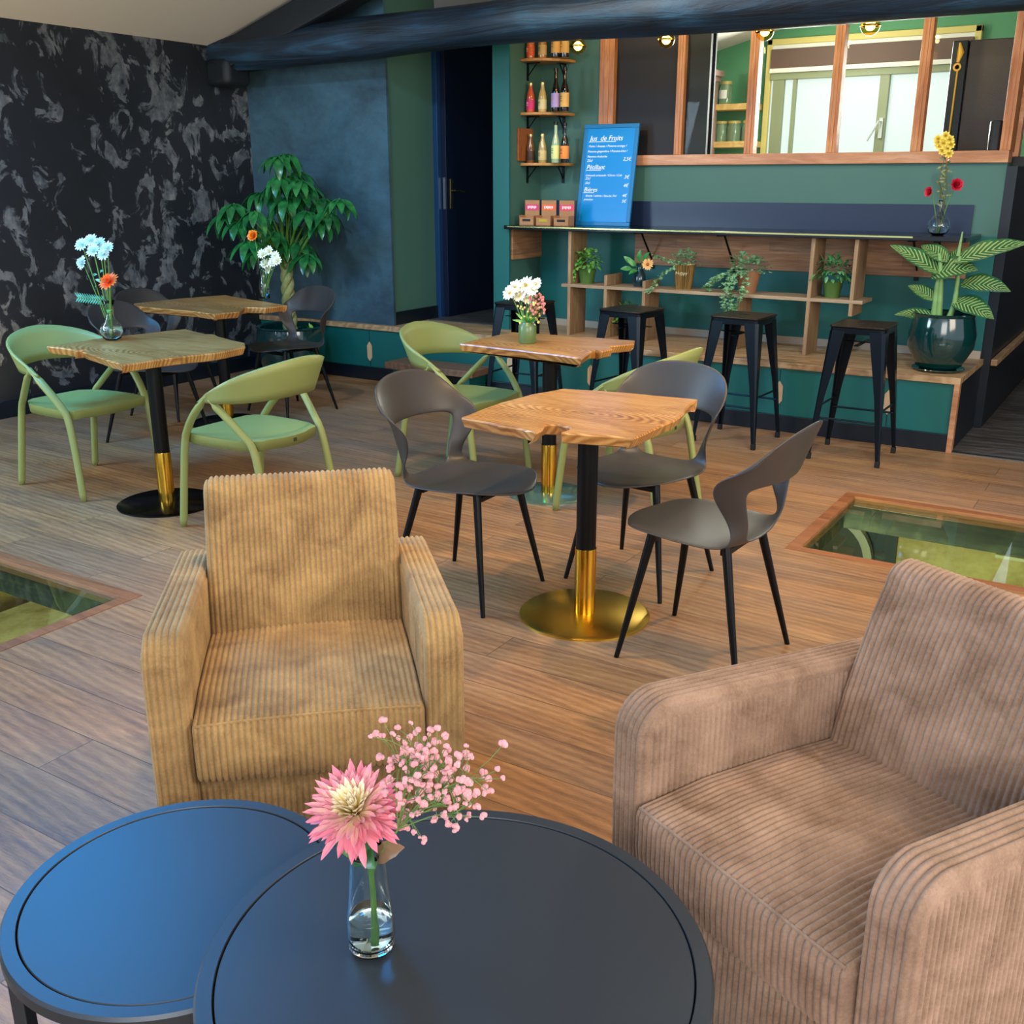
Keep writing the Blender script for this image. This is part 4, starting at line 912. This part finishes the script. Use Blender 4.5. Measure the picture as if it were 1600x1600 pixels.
def ivyleaf(mb, uv, p, d, r, s):
    # five-lobed flat leaf
    d = Vector(d).normalized(); side = d.cross(Vector((0, 0, 1)));
    side = side.normalized() if side.length > .01 else Vector((1, 0, 0)); o = len(mb.v)
    pts = [p]; out = [(0, 0), (.55, .1), (.35, .35), (.75, .75), (.25, .7), (0, 1.15), (-.25, .7), (-.75, .75), (-.35, .35), (-.55, .1)]
    nrm = side.cross(d)
    vs = [Vector(p)+side*(x*s)+d*(y*s)+nrm*(abs(x)*s*.25) for x, y in out]+[Vector(p)+d*s*.45-nrm*s*.05]
    n = len(out); mb.add(vs, [(i, (i+1) % n, n) for i in range(n)]); uv += [(.5+x*.4, y*.85) for x, y in out]+[(.5, .4)]
L_dk = leafmat('pachira_leaf', '12502a', '2f7f3e', None, .28); L_md = leafmat('bright_small_leaf', '3e8a34', '8cc25a', None, .4); L_ivy = leafmat('ivy_leaf', '4c8a54', 'a8cc9c', None, .45, 50); L_dief = leafmat('variegated_leaf', '1f5430', '32683a', 'b4bd70', .35)
M_stem = plain('green_stem', '5c8a3a', .5, var=.2); M_trunk = wood('braided_trunk', [(.3, '5c6a3c'), (.6, '98a068'), (.85, 'c4bd90')], 3, 'Z', .7, rings=False); M_soil = plain('potting_soil', '2c2018', .9, var=.4, bump=.6)
M_tealglz = plain('teal_glaze', '083433', .12, 0, var=.25, bscale=10, coat=.8)
def pot(t, prof, mat, n=40, soil=None, name='pot'):
    mb = MB(); mb.lathe(prof, n); mb.build(name, mat, t)
    if soil: mb = MB(); mb.lathe([(0, soil[1]), (soil[0], soil[1])], n); mb.build('soil', M_soil, t)

# money tree in the corner, large teal planter on the floor
rnd = random.Random(3); PX0, PY0 = -5.80, 5.98
t = thing('potted_money_tree', 'tall money tree with braided trunk in a big teal planter, in the corner', 'potted tree', (PX0, PY0, 0))
pot(t, [(0, 0), (.17, 0), (.19, .02), (.26, .20), (.27, .33), (.255, .42), (.265, .43), (.255, .44), (.235, .43), (.235, .34)], M_tealglz, soil=(.24, .37))
TZ = PY(455, 400, PY0).z
for k in range(3):
    mb = MB(); pts = []
    for i in range(40): s = i/39; a = 2*math.pi*(k/3+s*2.2); pts.append((.026*math.cos(a), .026*math.sin(a), .36+s*(TZ-.36)))
    mb.tube(pts, [lerp(.034, .024, i/39) for i in range(40)], 8); mb.build('braided_trunk', M_trunk, t, sharp=0)
clusters = [(447, 240), (465, 268), (430, 290), (365, 318), (398, 330), (352, 335), (480, 290), (505, 310), (478, 330), (440, 320), (420, 345), (455, 350), (500, 345), (430, 375), (470, 300), (405, 300), (390, 375), (468, 378)]
mb = MB(); uv = []; sb = MB()
clusters = clusters+[(x+rnd.uniform(-26, 26), y+rnd.uniform(-18, 22)) for x, y in clusters if x > 375]
for px, py in clusters:
    c = PY(px, py, PY0+(rnd.uniform(-.22, .16) if px > 400 else -.5)); c = Vector((c.x-PX0, c.y-PY0, c.z)); 
    c.y = min(c.y, .14); c.x = max(c.x, -.47)
    st_ = Vector((rnd.uniform(-.03, .03), rnd.uniform(-.03, .03), TZ-rnd.uniform(0, .15))); mid = st_.lerp(c, .5)+Vector((0, 0, .05))
    sb.tube(curve([st_, mid, c], 5), [.010]*5+[.006]*6, 6)
    a0 = rnd.uniform(0, 6.28); tilt = (c-Vector((0, 0, TZ))); tilt.z = 0; tilt = tilt.normalized()*.35 if tilt.length > .05 else Vector((0, 0, 0)); tilt += Vector((.1, -.35, 0))
    for q in range(7):
        a = a0+q*2*math.pi/7; d = Vector((math.cos(a), math.sin(a), -.25))+tilt*.6
        leaf(mb, uv, c, d, (0, 0, 1), rnd.uniform(.17, .24), rnd.uniform(.06, .08), rnd.uniform(.45, .9), .25, 7)
mb.build('foliage', L_dk, t, uvs=uv, sharp=0); sb.build('branches', M_stem, t, sharp=0)
for px, py, s in ((488, 515, .05), (420, 505, .06)):
    mb = MB(); uv = []; c = PZ(px, py, .40); c = Vector((min(max(c.x-PX0, -.18), .18), min(max(c.y-PY0, -.18), .18), .37)); bush(c, s, s, 14, .06, .02, rnd, mb, uv); mb.build('undergrowth', L_md, t, uvs=uv)

# dieffenbachia at the right end of the bench
p = PZ(1467, 574, PZT); p.y = 6.555; d = _ray(1467, 560); p.x = d.x*p.y/d.y
t = thing('potted_dieffenbachia', 'dieffenbachia with cream-streaked leaves in a glossy teal pot on the platform', 'potted plant', (p.x, p.y, PZT)); base = Vector((p.x, p.y, PZT))
pot(t, [(0, .012), (.10, .012), (.13, .03), (.185, .14), (.19, .22), (.168, .32), (.176, .335), (.168, .34), (.152, .33), (.15, .28)], M_tealglz, soil=(.155, .30))
mb = MB(); mb.lathe([(0, 0), (.13, 0), (.15, .014), (.148, .018), (.12, .012), (0, .012)], 40); mb.build('saucer', M_tealglz, t)
zr = PZT+.3
stems = [[(1466, 505), (1470, 440), (1468, 395)], [(1480, 505), (1492, 470), (1500, 400)], [(1458, 505), (1464, 450), (1470, 420)]]
for st_ in stems:
    pts = [PY(x, y, p.y)-base for x, y in st_]; pts[0].z = .29; mb = MB(); mb.tube(curve(pts, 5), [lerp(.020, .010, i/10) for i in range(11)], 8); mb.build('stem', plain('pale_green_stem', '7aa05a', .4, var=.3), t, sharp=0)
for (x0, y0, x1, y1, w, dp, dy) in ((1490, 410, 1594, 384, .155, .25, -.03), (1470, 428, 1398, 388, .13, .2, -.05), (1480, 410, 1438, 384, .11, .35, .06), (1455, 432, 1512, 424, .19, .6, -.10), (1500, 445, 1570, 458, .15, .45, -.02), (1488, 472, 1540, 500, .15, .5, -.08), (1465, 500, 1402, 495, .10, .45, -.06), (1462, 470, 1420, 448, .10, .3, .02), (1476, 430, 1500, 386, .09, .3, .10)):
    a = PY(x0, y0, p.y)-base; b = PY(x1, y1, p.y+dy)-base; mb = MB(); uv = []; d = b-a; L = d.length*1.12
    if L < .12: L = .22
    dd = d.normalized()+Vector((0, 0, dp*.75)); leaf(mb, uv, a, dd, Vector((0, -.75, 1)), L, w, dp, .22, 12, wave=.04); mb.build('leaf', L_dief, t, uvs=uv, sharp=0)
mb = MB(); a = PY(1497, 400, p.y)-base; b = PY(1504, 362, p.y)-base; mb.tube([a, b], [.012, .004], 8); mb.build('new_leaf_spear', plain('pale_green_stem', '7aa05a', .4), t)

# small plants on the shelf under the counter
def on_shelf(px, Y=6.77): d = _ray(px, 448); return Vector((d.x*Y/d.y, Y, ZS))
q = on_shelf(917); t = thing('potted_herb', 'bushy bright green plant in a green pot, leftmost on the plant shelf', 'potted plant', q)
pot(t, [(0, 0), (.048, 0), (.062, .09), (.066, .10), (.060, .10), (.055, .08)], plain('olive_pot', '4a6a2c', .5), soil=(.055, .085))
mb = MB(); uv = []; rnd = random.Random(5); bush((0, 0, .15), .11, .09, 230, .032, .022, rnd, mb, uv)
for _ in range(3):
    s = Vector((-.07, -.06, .11)); 
    for i in range(16): leaf(mb, uv, s+Vector((-.002*i+rnd.uniform(-.01, .01), rnd.uniform(-.01, .01), -.009*i)), (rnd.uniform(-1, 1), -.6, -.4), (0, 0, 1), .026, .018, .3)
mb.build('foliage', L_md, t, uvs=uv)
q = on_shelf(999); t = thing('flower_vase', 'dark blue-green vase on the plant shelf holding an apricot bloom', 'vase', q, 0)
mb = MB(); mb.lathe([(0, 0), (.040, 0), (.046, .03), (.042, .08), (.024, .115), (.022, .15), (.026, .16), (.021, .158)], 28); mb.build('body', plain('dark_teal_glass', '123038', .15, coat=.5), t)
def bloom(mb, uv, c, nrm, r, layers, n, wd, cup=.25, seed=1):
    rn = random.Random(seed); nrm = Vector(nrm).normalized(); u = nrm.orthogonal().normalized(); w = nrm.cross(u)
    for l in range(layers):
        f = l/max(1, layers-1) if layers > 1 else 0
        for k in range(n):
            a = 2*math.pi*(k+l*.5)/n+rn.uniform(-.08, .08); d = (u*math.cos(a)+w*math.sin(a))*math.cos(cup+f*1.0)+nrm*math.sin(cup+f*1.0)
            leaf(mb, uv, Vector(c)+d*r*.1, d, nrm, r*(1-.45*f)*rn.uniform(.88, 1.06), wd, .12-.5*f, .3, 4, shape=.9)
def petalmat(name, base, tip, rough=.5):
    if name in MATS: return MATS[name]
    t = NT(name); sx = t.n('ShaderNodeSeparateXYZ', i_0=t.co(obj=False)); t.set('Base Color', t.ramp(sx.outputs[1], [(.25, base), (.85, tip)])); t.set('Roughness', rough); t.set('Subsurface Weight', .15); t.set('Subsurface Radius', (.01, .006, .004))
    MATS[name] = t.m; return t.m
def flower(label, cat, root, head, r, base, tip, nrm, layers=2, n=12, wd=.012, centre=None, cr=.2, group=None, seed=1, cup=.25, leaves=0, name='cut_flower'):
    t = thing(name, label, cat, root, 0, group); h = Vector(head)-Vector(root); nrm = Vector(nrm).normalized()
    mb = MB(); mb.tube(curve([(0, 0, 0), h*.5+Vector((0, 0, .02)), h-nrm*.004], 5), .0028 if r < .05 else .005, 6); mb.build('stem', M_stem, t, sharp=0)
    mb = MB(); uv = []; bloom(mb, uv, h, nrm, r, layers, n, wd, cup, seed); mb.build('flower_head', petalmat('petal_'+base+tip, base, tip), t, uvs=uv)
    if centre: mb = MB(); mb.ball(h+nrm*r*.08, r*cr, 10, 6); mb.build('flower_centre', plain('centre_'+centre, centre, .8, var=.2, bump=.5, bscale=400), t)
    for k in range(leaves):
        mb = MB(); uv = []; q = h*(.3+.2*k); leaf(mb, uv, q, (math.cos(k*2.4+seed), math.sin(k*2.4+seed), .4), (0, 0, 1), .07, .03, .5); mb.build('leaf', L_md, t, uvs=uv)
    return t
s_ = q+Vector((0, 0, .12)); fy = 6.70
flower('apricot gerbera leaning out of the dark vase on the plant shelf', 'flower', s_, PY(1012, 413, fy), .040, 'e8a050', 'f0c078', (.35, -1, .1), 2, 16, .012, 'b86a28', .25)
t = thing('leafy_sprig', 'sprig of broad green leaves in the dark vase on the plant shelf', 'foliage', s_); mb = MB(); uv = []; sb = MB()
for (x, y) in ((975, 402), (990, 425), (997, 395), (1010, 395), (985, 410), (972, 420)):
    e = PY(x, y, fy)-s_; sb.tube([(0, 0, 0), e*.6], .002, 5); leaf(mb, uv, e*.45, e+Vector((0, 0, .02)), (0, -1, .6), .085, .038, .4)
mb.build('leaves', leafmat('sprig_leaf', '2c7a3c', '63a84c'), t, uvs=uv); sb.build('stem', M_stem, t)
q = on_shelf(1068); t = thing('potted_ivy', 'small-leaved ivy in a ribbed brass pot, trailing to the left', 'potted plant', q)
mb = MB(); prof = [(.052, 0), (.060, .05), (.072, .15), (.075, .165)]; rows = []
for r, z in prof: rows.append([((r+.0025*math.cos(k*math.pi))*math.cos(2*math.pi*k/56), (r+.0025*math.cos(k*math.pi))*math.sin(2*math.pi*k/56), z) for k in range(56)])
mb.grid(rows, close=True); mb.f.append(tuple(range(56))[::-1]); mb.build('pot', plain('aged_brass_pot', 'b09058', .3, .85), t); mb = MB(); mb.lathe([(0, .14), (.068, .14)], 24); mb.build('soil', M_soil, t)
writing('Happy', -.036, .10, .034, t, y=-.071, mat=plain('pale_brass', 'e0cc98', .3, .8)).name = 'raised_writing'
def ivy(t, center, rad, n, trails, seed, size=.022, mat=None):
    rn = random.Random(seed); mb = MB(); uv = []; sb = MB()
    for _ in range(n):
        a = rn.uniform(0, 6.28); e = rn.uniform(-.2, 1.3); dr = rdir(a, e); p = Vector(center)+Vector((dr.x*rad[0], dr.y*rad[0], dr.z*rad[1]))*rn.uniform(.4, 1)
        ivyleaf(mb, uv, p, dr+Vector((rn.uniform(-.7, .7), rn.uniform(-.9, .2), rn.uniform(-.7, .3))), 0, size*rn.uniform(.7, 1.2))
    for tr in trails:
        pts = curve(tr, 7); sb.tube(pts, .002, 5)
        for p in pts:
            for _ in range(3): ivyleaf(mb, uv, p+Vector((rn.uniform(-.018, .018), rn.uniform(-.02, .01), rn.uniform(-.01, .01))), (rn.uniform(-1, 1), -.7, rn.uniform(-.9, .2)), 0, size*rn.uniform(.7, 1.15))
    mb.build('foliage', mat or L_ivy, t, uvs=uv, smooth=False)
    if trails: sb.build('runner', M_stem, t)
ivy(t, (0, 0, .18), (.10, .085), 120, [[(0, -.03, .17), (-.10, -.07, .12), (-.16, -.11, .05), (-.20, -.13, -.02)], [(0, -.03, .18), (-.08, -.06, .19), (-.15, -.08, .21), (-.18, -.08, .22)]], 11, .020)
q = on_shelf(1168); t = thing('potted_ivy', 'large-leaved ivy spilling over the plant shelf down to a bar stool', 'potted plant', q)
pot(t, [(0, 0), (.055, 0), (.078, .12), (.08, .14), (.074, .14), (.07, .12)], plain('terracotta_pot', '9a6a48', .7), soil=(.072, .12))
ivy(t, (0, 0, .15), (.15, .11), 130, [[(-.02, -.05, .15), (-.06, -.13, .08), (-.05, -.16, -.02), (-.03, -.15, -.10)], [(-.04, -.05, .14), (-.10, -.13, .06), (-.10, -.16, -.04), (-.07, -.15, -.14)], [(-.1, -.03, .13), (-.18, -.08, .10), (-.22, -.10, .05), (-.25, -.10, .03)], [(0, -.06, .15), (.03, -.14, .05), (.0, -.16, -.05), (-.03, -.15, -.12)]], 12, .027)
q = on_shelf(1301); t = thing('potted_herb', 'dark green leafy plant in a green pot, rightmost on the plant shelf', 'potted plant', q)
pot(t, [(0, 0), (.045, 0), (.062, .09), (.066, .10), (.060, .10), (.055, .08)], plain('olive_pot', '4a6a2c', .5), soil=(.055, .085))
mb = MB(); uv = []; bush((0, 0, .16), .145, .10, 170, .045, .022, random.Random(9), mb, uv); mb.build('foliage', leafmat('mid_leaf', '2c6e3a', '6aa86a'), t, uvs=uv)
d = _ray(982, 540); q = Vector((d.x*6.85/d.y, 6.85, PZT)); t = thing('potted_herb', 'small plant standing low on the platform behind a bar stool', 'potted plant', q)
pot(t, [(0, 0), (.05, 0), (.068, .09), (.062, .09), (.055, .07)], plain('olive_pot', '4a6a2c', .5), soil=(.058, .08))
mb = MB(); uv = []; bush((0, 0, .14), .14, .09, 150, .04, .024, random.Random(19), mb, uv); mb.build('foliage', L_md, t, uvs=uv)

# vases and cut flowers
G = glassmat('clear_glass', 'f2fbfb', 0, 1.45); WAT = glassmat('vase_water', 'eefcff', 0, 1.33)
def vase(label, loc, outer, thick, wz, mat=G, group=None, n=40):
    t = thing('flower_vase', label, 'vase', loc, 0, group)
    inner = [(max(r-thick, 0), max(z, .008)) for r, z in outer if r > thick]
    mb = MB(); mb.lathe([(0, 0)]+outer+[(r, z+(.0005 if i == 0 else 0)) for i, (r, z) in enumerate(inner[::-1])]+[(0, .008)], n); mb.build('glass', mat, t, sharp=0)
    if wz:
        pr = [(r-.0006, z) for r, z in inner if z < wz]; mb = MB(); mb.lathe([(0, .0086)]+[(pr[0][0], .0086)]+pr[1:]+[(interp([z for r, z in inner], [r for r, z in inner], wz)-.0006, wz), (0, wz)], n); mb.build('water', WAT, t, sharp=0)
    return t
# coffee table vase with chrysanthemum and gypsophila
v = PZ(581, 1478, .451)
v.z = .451
vase('clear tapered glass vase with water on the larger coffee table', v, [(.028, .0), (.033, .004), (.0345, .025), (.0335, .055), (.028, .11), (.0245, .158), (.0255, .166)], .0022, .058)
hd = PY(553, 1262, v.y-.01); root = v+Vector((.004, 0, .012))
t = thing('chrysanthemum', 'large pink and cream spider chrysanthemum in the clear tapered vase', 'flower', root); h = hd-root; nr = Vector((.10, -.42, .90)).normalized()
mb = MB(); mb.tube(curve([(0, 0, 0), (0, .004, .07), (-.006, .004, .14), h-nr*.02], 6), .0042, 10); mb.build('stem', M_stem, t, sharp=0)
u = nr.orthogonal().normalized(); w_ = nr.cross(u); rn = random.Random(21)
specs = [('outer_petals', 36, -.14, .066, .012, 'pinkA', 'f3a8b4', 'ef8aa0'), ('outer_petals', 40, .06, .066, .012, 'pinkA', 'ee9aa8', 'ef7f98'), ('middle_petals', 44, .30, .061, .011, 'pinkB', 'fdeec8', 'f2a0b0'), ('middle_petals', 44, .58, .053, .010, 'pinkB', 'fdeec8', 'f2a0b0'), ('inner_petals', 38, .88, .044, .009, 'creamP', 'fbe070', 'fdeed2'), ('inner_petals', 30, 1.15, .034, .007, 'creamP', 'fbe48a', 'fdeed2'), ('inner_petals', 26, 1.4, .028, .008, 'creamP', 'fbe48a', 'fdeed2')]
for nm in ('outer_petals', 'middle_petals', 'inner_petals'):
    mb = MB(); uv = []
    for (a_, n, el, L, wd, mk, b_, t_) in specs:
        if a_ != nm: continue
        m_ = petalmat(mk, b_, t_)
        for k in range(n):
            a = 2*math.pi*k/n+rn.uniform(-.12, .12); e = el+rn.uniform(-.13, .13); d = (u*math.cos(a)+w_*math.sin(a))*math.cos(e)+nr*math.sin(e)
            leaf(mb, uv, h-nr*.012+d*.006, d, nr, L*rn.uniform(.82, 1.12), wd, rn.uniform(-.35, .1) if el > 0 else rn.uniform(-.1, .25), .5, 6, shape=.9)
    mb.build(nm, m_, t, uvs=uv)
mb = MB(); uv = []; gl = leafmat('dark_mum_leaf', '24562c', '4a8a44')
for (x, y, L, wd) in ((530, 1315, .05, .03), (545, 1350, .05, .035), (560, 1335, .055, .035), (575, 1345, .05, .03)):
    e = PY(x, y, v.y-.012)-root; leaf(mb, uv, (0, 0, .155), e-Vector((0, 0, .155))+Vector((0, 0, .012)), (0, -1, .6), L, wd, .4, .3, 6, wave=.2)
mb.build('leaf', gl, t, uvs=uv)
mb = MB(); uv = []; e0 = PY(588, 1338, v.y)-root; e1 = PY(650, 1312, v.y-.02)-root; leaf(mb, uv, e0, e1-e0, (0, -.8, .7), .068, .030, .15, .3, 8, wave=.15); mb.build('leaf', leafmat('bronze_leaf', '7a6a40', 'a88468'), t, uvs=uv)
t = thing('gypsophila_sprig', 'airy sprig of tiny pink gypsophila beside the big chrysanthemum', 'flower', root); sb = MB(); fb = MB(); rn = random.Random(4); hubs = []
for (x, y) in ((640, 1200), (680, 1190), (700, 1225), (735, 1215), (655, 1240), (630, 1180), (720, 1270), (690, 1255), (640, 1270), (665, 1165)):
    hubs.append(PY(x, y, v.y+rn.uniform(-.03, .05))-root)
cen = PY(622, 1296, v.y)-root
sb.tube(curve([(.004, 0, .0), (.006, 0, .12), cen], 6), .0016, 6)
cnt = 0
for hb in hubs:
    sb.tube(curve([cen, cen.lerp(hb, .5)+Vector((rn.uniform(-.01, .01), 0, .01)), hb], 4), .0009, 5)
    for k in range(20):
        e = hb+Vector((rn.gauss(0, .021), rn.gauss(0, .02), rn.gauss(.004, .017))); sb.tube([hb.lerp(cen, .15), hb.lerp(e, .6)+Vector((0, 0, -.002)), e], .0005, 4); r = rn.uniform(.003, .006)
        for q_ in range(5): dr = rdir(rn.uniform(0, 6.28), rn.uniform(-.3, 1.5)); fb.ball(e+dr*r*.6, r*.68, 6, 4)
        cnt += 1
for (x, y) in ((762, 1218), (758, 1232), (766, 1238), (745, 1262), (712, 1293), (700, 1288), (718, 1278), (625, 1262), (612, 1276), (611, 1190), (650, 1147), (673, 1140), (696, 1150), (602, 1240)):
    e = PY(x, y, v.y)-root; hb = min(hubs, key=lambda k: (k-e).length); sb.tube([hb, e], .0006, 4)
    for q_ in range(6): dr = rdir(rn.uniform(0, 6.28), rn.uniform(-.3, 1.5)); fb.ball(e+dr*.003, .0034, 6, 4)
o = fb.build('blossoms', plain('gypsophila_pink', 'f2aab0', .6, var=.18, bscale=120, sub=.1), t); o['kind'] = 'stuff'; sb.build('stems', plain('fine_green_stem', '6a8c48', .5), t)

# round-bellied vase
v = PZ(176, 531, .745); gv = 'table vases'
vase('round-bellied clear glass vase with slim neck on the left table', v, [(.03, 0), (.045, .01), (.058, .045), (.050, .075), (.026, .105), (.020, .13), (.022, .17), (.032, .20)], .0022, .065)
root = v+Vector((0, 0, .012)); mums = ((128, 383), (142, 376), (155, 381), (146, 392), (162, 398), (168, 388))
for k, (x, y) in enumerate(mums):
    flower('white chrysanthemum with skylight tint in its petal colour over the round-bellied vase, '+('far left of the cluster', 'topmost', 'second from the top', 'lower middle one', 'rightmost of the cluster', 'upper right one')[k], 'flower', root, PY(x, y, v.y+.02*(k % 3-1)), .036, 'bfe6e6', 'e6f6f4', (.3, -.8, .6), 3, 14, .012, 'e8f0d0', .15, 'skylight-tinted white flower cluster', k)  # white petals, cyan of the skylight mixed into their colour
flower('single low white chrysanthemum with skylight tint in its petal colour, left of the cluster over the round-bellied vase', 'flower', root, PY(129, 411, v.y), .036, 'bfe6e6', 'e6f6f4', (-.1, -.9, .3), 3, 14, .012, 'e8f0d0', .15, None, 17)
flower('bright orange gerbera in the round-bellied vase', 'flower', root, PY(171, 441, v.y-.03), .052, 'f04a14', 'ff7a24', (.1, -.75, .7), 3, 18, .013, '8a3010', .2, None, 3, leaves=2)
t = thing('leafy_sprig', 'feathery turquoise-green leaf reaching left from the round-bellied vase', 'foliage', root); mb = MB(); uv = []; a = PY(166, 470, v.y)-root; b = PY(124, 465, v.y)-root
mb2 = MB(); mb2.tube([(0, 0, 0), a, b], .0018, 6); mb2.build('stem', M_stem, t)
for i in range(12): q = a.lerp(b, i/11); [leaf(mb, uv, q, (b-a).normalized()+Vector((0, -.2, s)), (0, -1, 0), .045, .010, .2) for s in (-.7, .7)]
for (x, y) in ((145, 430), (138, 437), (156, 425), (150, 452), (160, 440)): e = PY(x, y, v.y)-root; leaf(mb, uv, e, (rnd.uniform(-1, 1), -.5, .3), (0, -1, .4), .045, .015, .4)
mb.build('leaves', leafmat('teal_leaf', '3a8a74', '6ab8a0'), t, uvs=uv)

# bottle vase on the rear table
v = PZ(414, 468, .75); vase('small clear bottle vase at the edge of the rearmost table', v, [(.034, 0), (.036, .008), (.036, .09), (.030, .12), (.020, .15), (.020, .19), (.024, .205)], .002, .075)
root = v+Vector((0, 0, .012))
for k, (x, y) in enumerate(((410, 397), (420, 392), (430, 400), (426, 410), (414, 412), (419, 420), (433, 407))):
    flower('creamy white chrysanthemum over the bottle vase, '+('leftmost and high', 'topmost', 'upper right one', 'right of the middle', 'left of the middle', 'lowest', 'rightmost')[k], 'flower', root, PY(x, y, v.y+.02*(k % 3-1)), .034, 'f0f0c8', 'fbfbf0', (.3, -.85, .4), 3, 12, .013, 'e8e8a0', .2, 'creamy white flower cluster', k)
flower('orange and yellow ranunculus standing tall over the bottle vase', 'flower', root, PY(397, 369, v.y), .042, 'e03018', 'ff9a28', (.2, -.9, .3), 4, 12, .03, 'f0c030', .2, None, 8, cup=.6)

# green pot with daisies on the table before the bar
v = PZ(824, 536, .75)
t = vase('sage green frosted pot of daisies on the table before the bar', v, [(.040, 0), (.044, .004), (.045, .085), (.040, .093), (.032, .098), (.032, .104)], .003, None, plain('sage_glazed_pot', '5f7a4a', .35, coat=.3))
root = v+Vector((0, 0, .02))
for k, (x, y, r) in enumerate(((797, 458, .040), (805, 449, .038), (822, 446, .045), (834, 452, .038), (812, 462, .036), (826, 465, .034), (838, 444, .032))):
    flower('white daisy in the sage green pot, '+('leftmost', 'second from the left', 'largest and high in the middle', 'lower right one', 'lowest at the left', 'lowest in the middle', 'topmost at the right')[k], 'flower', root, PY(x, y, v.y+.02*(k % 3-1)), r, 'f8f2d0', 'fffdf2', (-.1+.1*(k % 3), -.85, .5), 2, 13, .016, 'e0c040', .2, 'daisies in the sage green pot', k)
t = thing('filler_flowers', 'loose spray of tiny pink and yellow blossoms in the sage green pot', 'flower', root); rn = random.Random(8); sb = MB()
for nm, col, n, box_ in (('pink_blossoms', 'e08a80', 60, (828, 852, 458, 492)), ('yellow_blossoms', 'f0e08a', 36, (808, 845, 470, 506))):
    fb = MB()
    for _ in range(n):
        e = PY(rn.uniform(*box_[:2]), rn.uniform(*box_[2:]), v.y+rn.uniform(-.05, .02))-root; fb.ball(e, rn.uniform(.005, .008), 6, 4)
        if _ % 2: sb.tube([(0, 0, .06), e], .0009, 4)
    o = fb.build(nm, plain(nm, col, .6, var=.15), t); o['kind'] = 'stuff'
sb.build('stems', plain('fine_green_stem', '6a8c48', .5), t)
mb = MB(); uv = []; [leaf(mb, uv, (0, 0, .08), (rn.uniform(-1, 1), -.6, rn.uniform(.2, .9)), (0, -1, .3), .08, .014, .4) for _ in range(9)]; mb.build('leaves', L_md, t, uvs=uv)

# bulb vase at the right end of the counter
d = _ray(1467, 350); Yv = 6.80; v = Vector((d.x*Yv/d.y, Yv, CZ))
vase('bulb-shaped clear glass vase at the right end of the bar counter', v, [(.03, 0), (.055, .018), (.066, .05), (.058, .085), (.030, .12), (.014, .15), (.013, .19), (.017, .20)], .002, .05)
root = v+Vector((0, 0, .012))
for (x, y, lab, s) in ((1455, 300, 'small red flower drooping left of the bulb-shaped vase', 1), (1493, 289, 'larger red rose-like flower right of the bulb-shaped vase', 2)):
    flower(lab, 'flower', root, PY(x, y, Yv-.03), .036+.008*(s-1), 'a0102c', 'd0203c', (-.6 if s == 1 else .5, -.8, .1), 4, 9, .034, None, .2, None, s, cup=.7)
t = thing('dried_sprig', 'tall dry sprig with yellow blossoms in the bulb-shaped vase on the bar', 'flower', root); sb = MB(); fb = MB(); lb = MB(); uv = []; rn = random.Random(30)
for k in range(3):
    pts = []
    for i in range(14): s = i/13; q = PY(lerp(1470, 1475+4*k, s)+4*math.sin(s*9+k*2), lerp(345, 222+10*k, s), Yv)-root; pts.append(q+Vector((0, .02*math.sin(s*7+k), 0)))
    sb.tube([(0, 0, 0)]+pts, .0022, 6)
    for q in pts[3:]:
        leaf(lb, uv, q, (rn.uniform(-1, 1), -.5, rn.uniform(-.3, .6)), (0, -1, .2), .035, .012, .5)
sb.build('stems', plain('dry_stem', '6a5a30', .7), t); lb.build('leaves', leafmat('dry_leaf', '4a5a2c', '7a7a3c'), t, uvs=uv)
ym = []
for k, (x, y) in enumerate(((1478, 212), (1466, 217), (1484, 218), (1474, 224), (1468, 228), (1486, 226), (1480, 232), (1473, 236), (1483, 240), (1466, 222))):
    mb = MB(); uv = []; bloom(mb, uv, PY(x, y, Yv-.02)-root, (rn.uniform(-.4, .4), -1, .2), .026, 2, 8, .014, .3, k); mb.build('yellow_blossom', petalmat('petal_yellow', 'c8a010', 'e8d050'), t, uvs=uv)
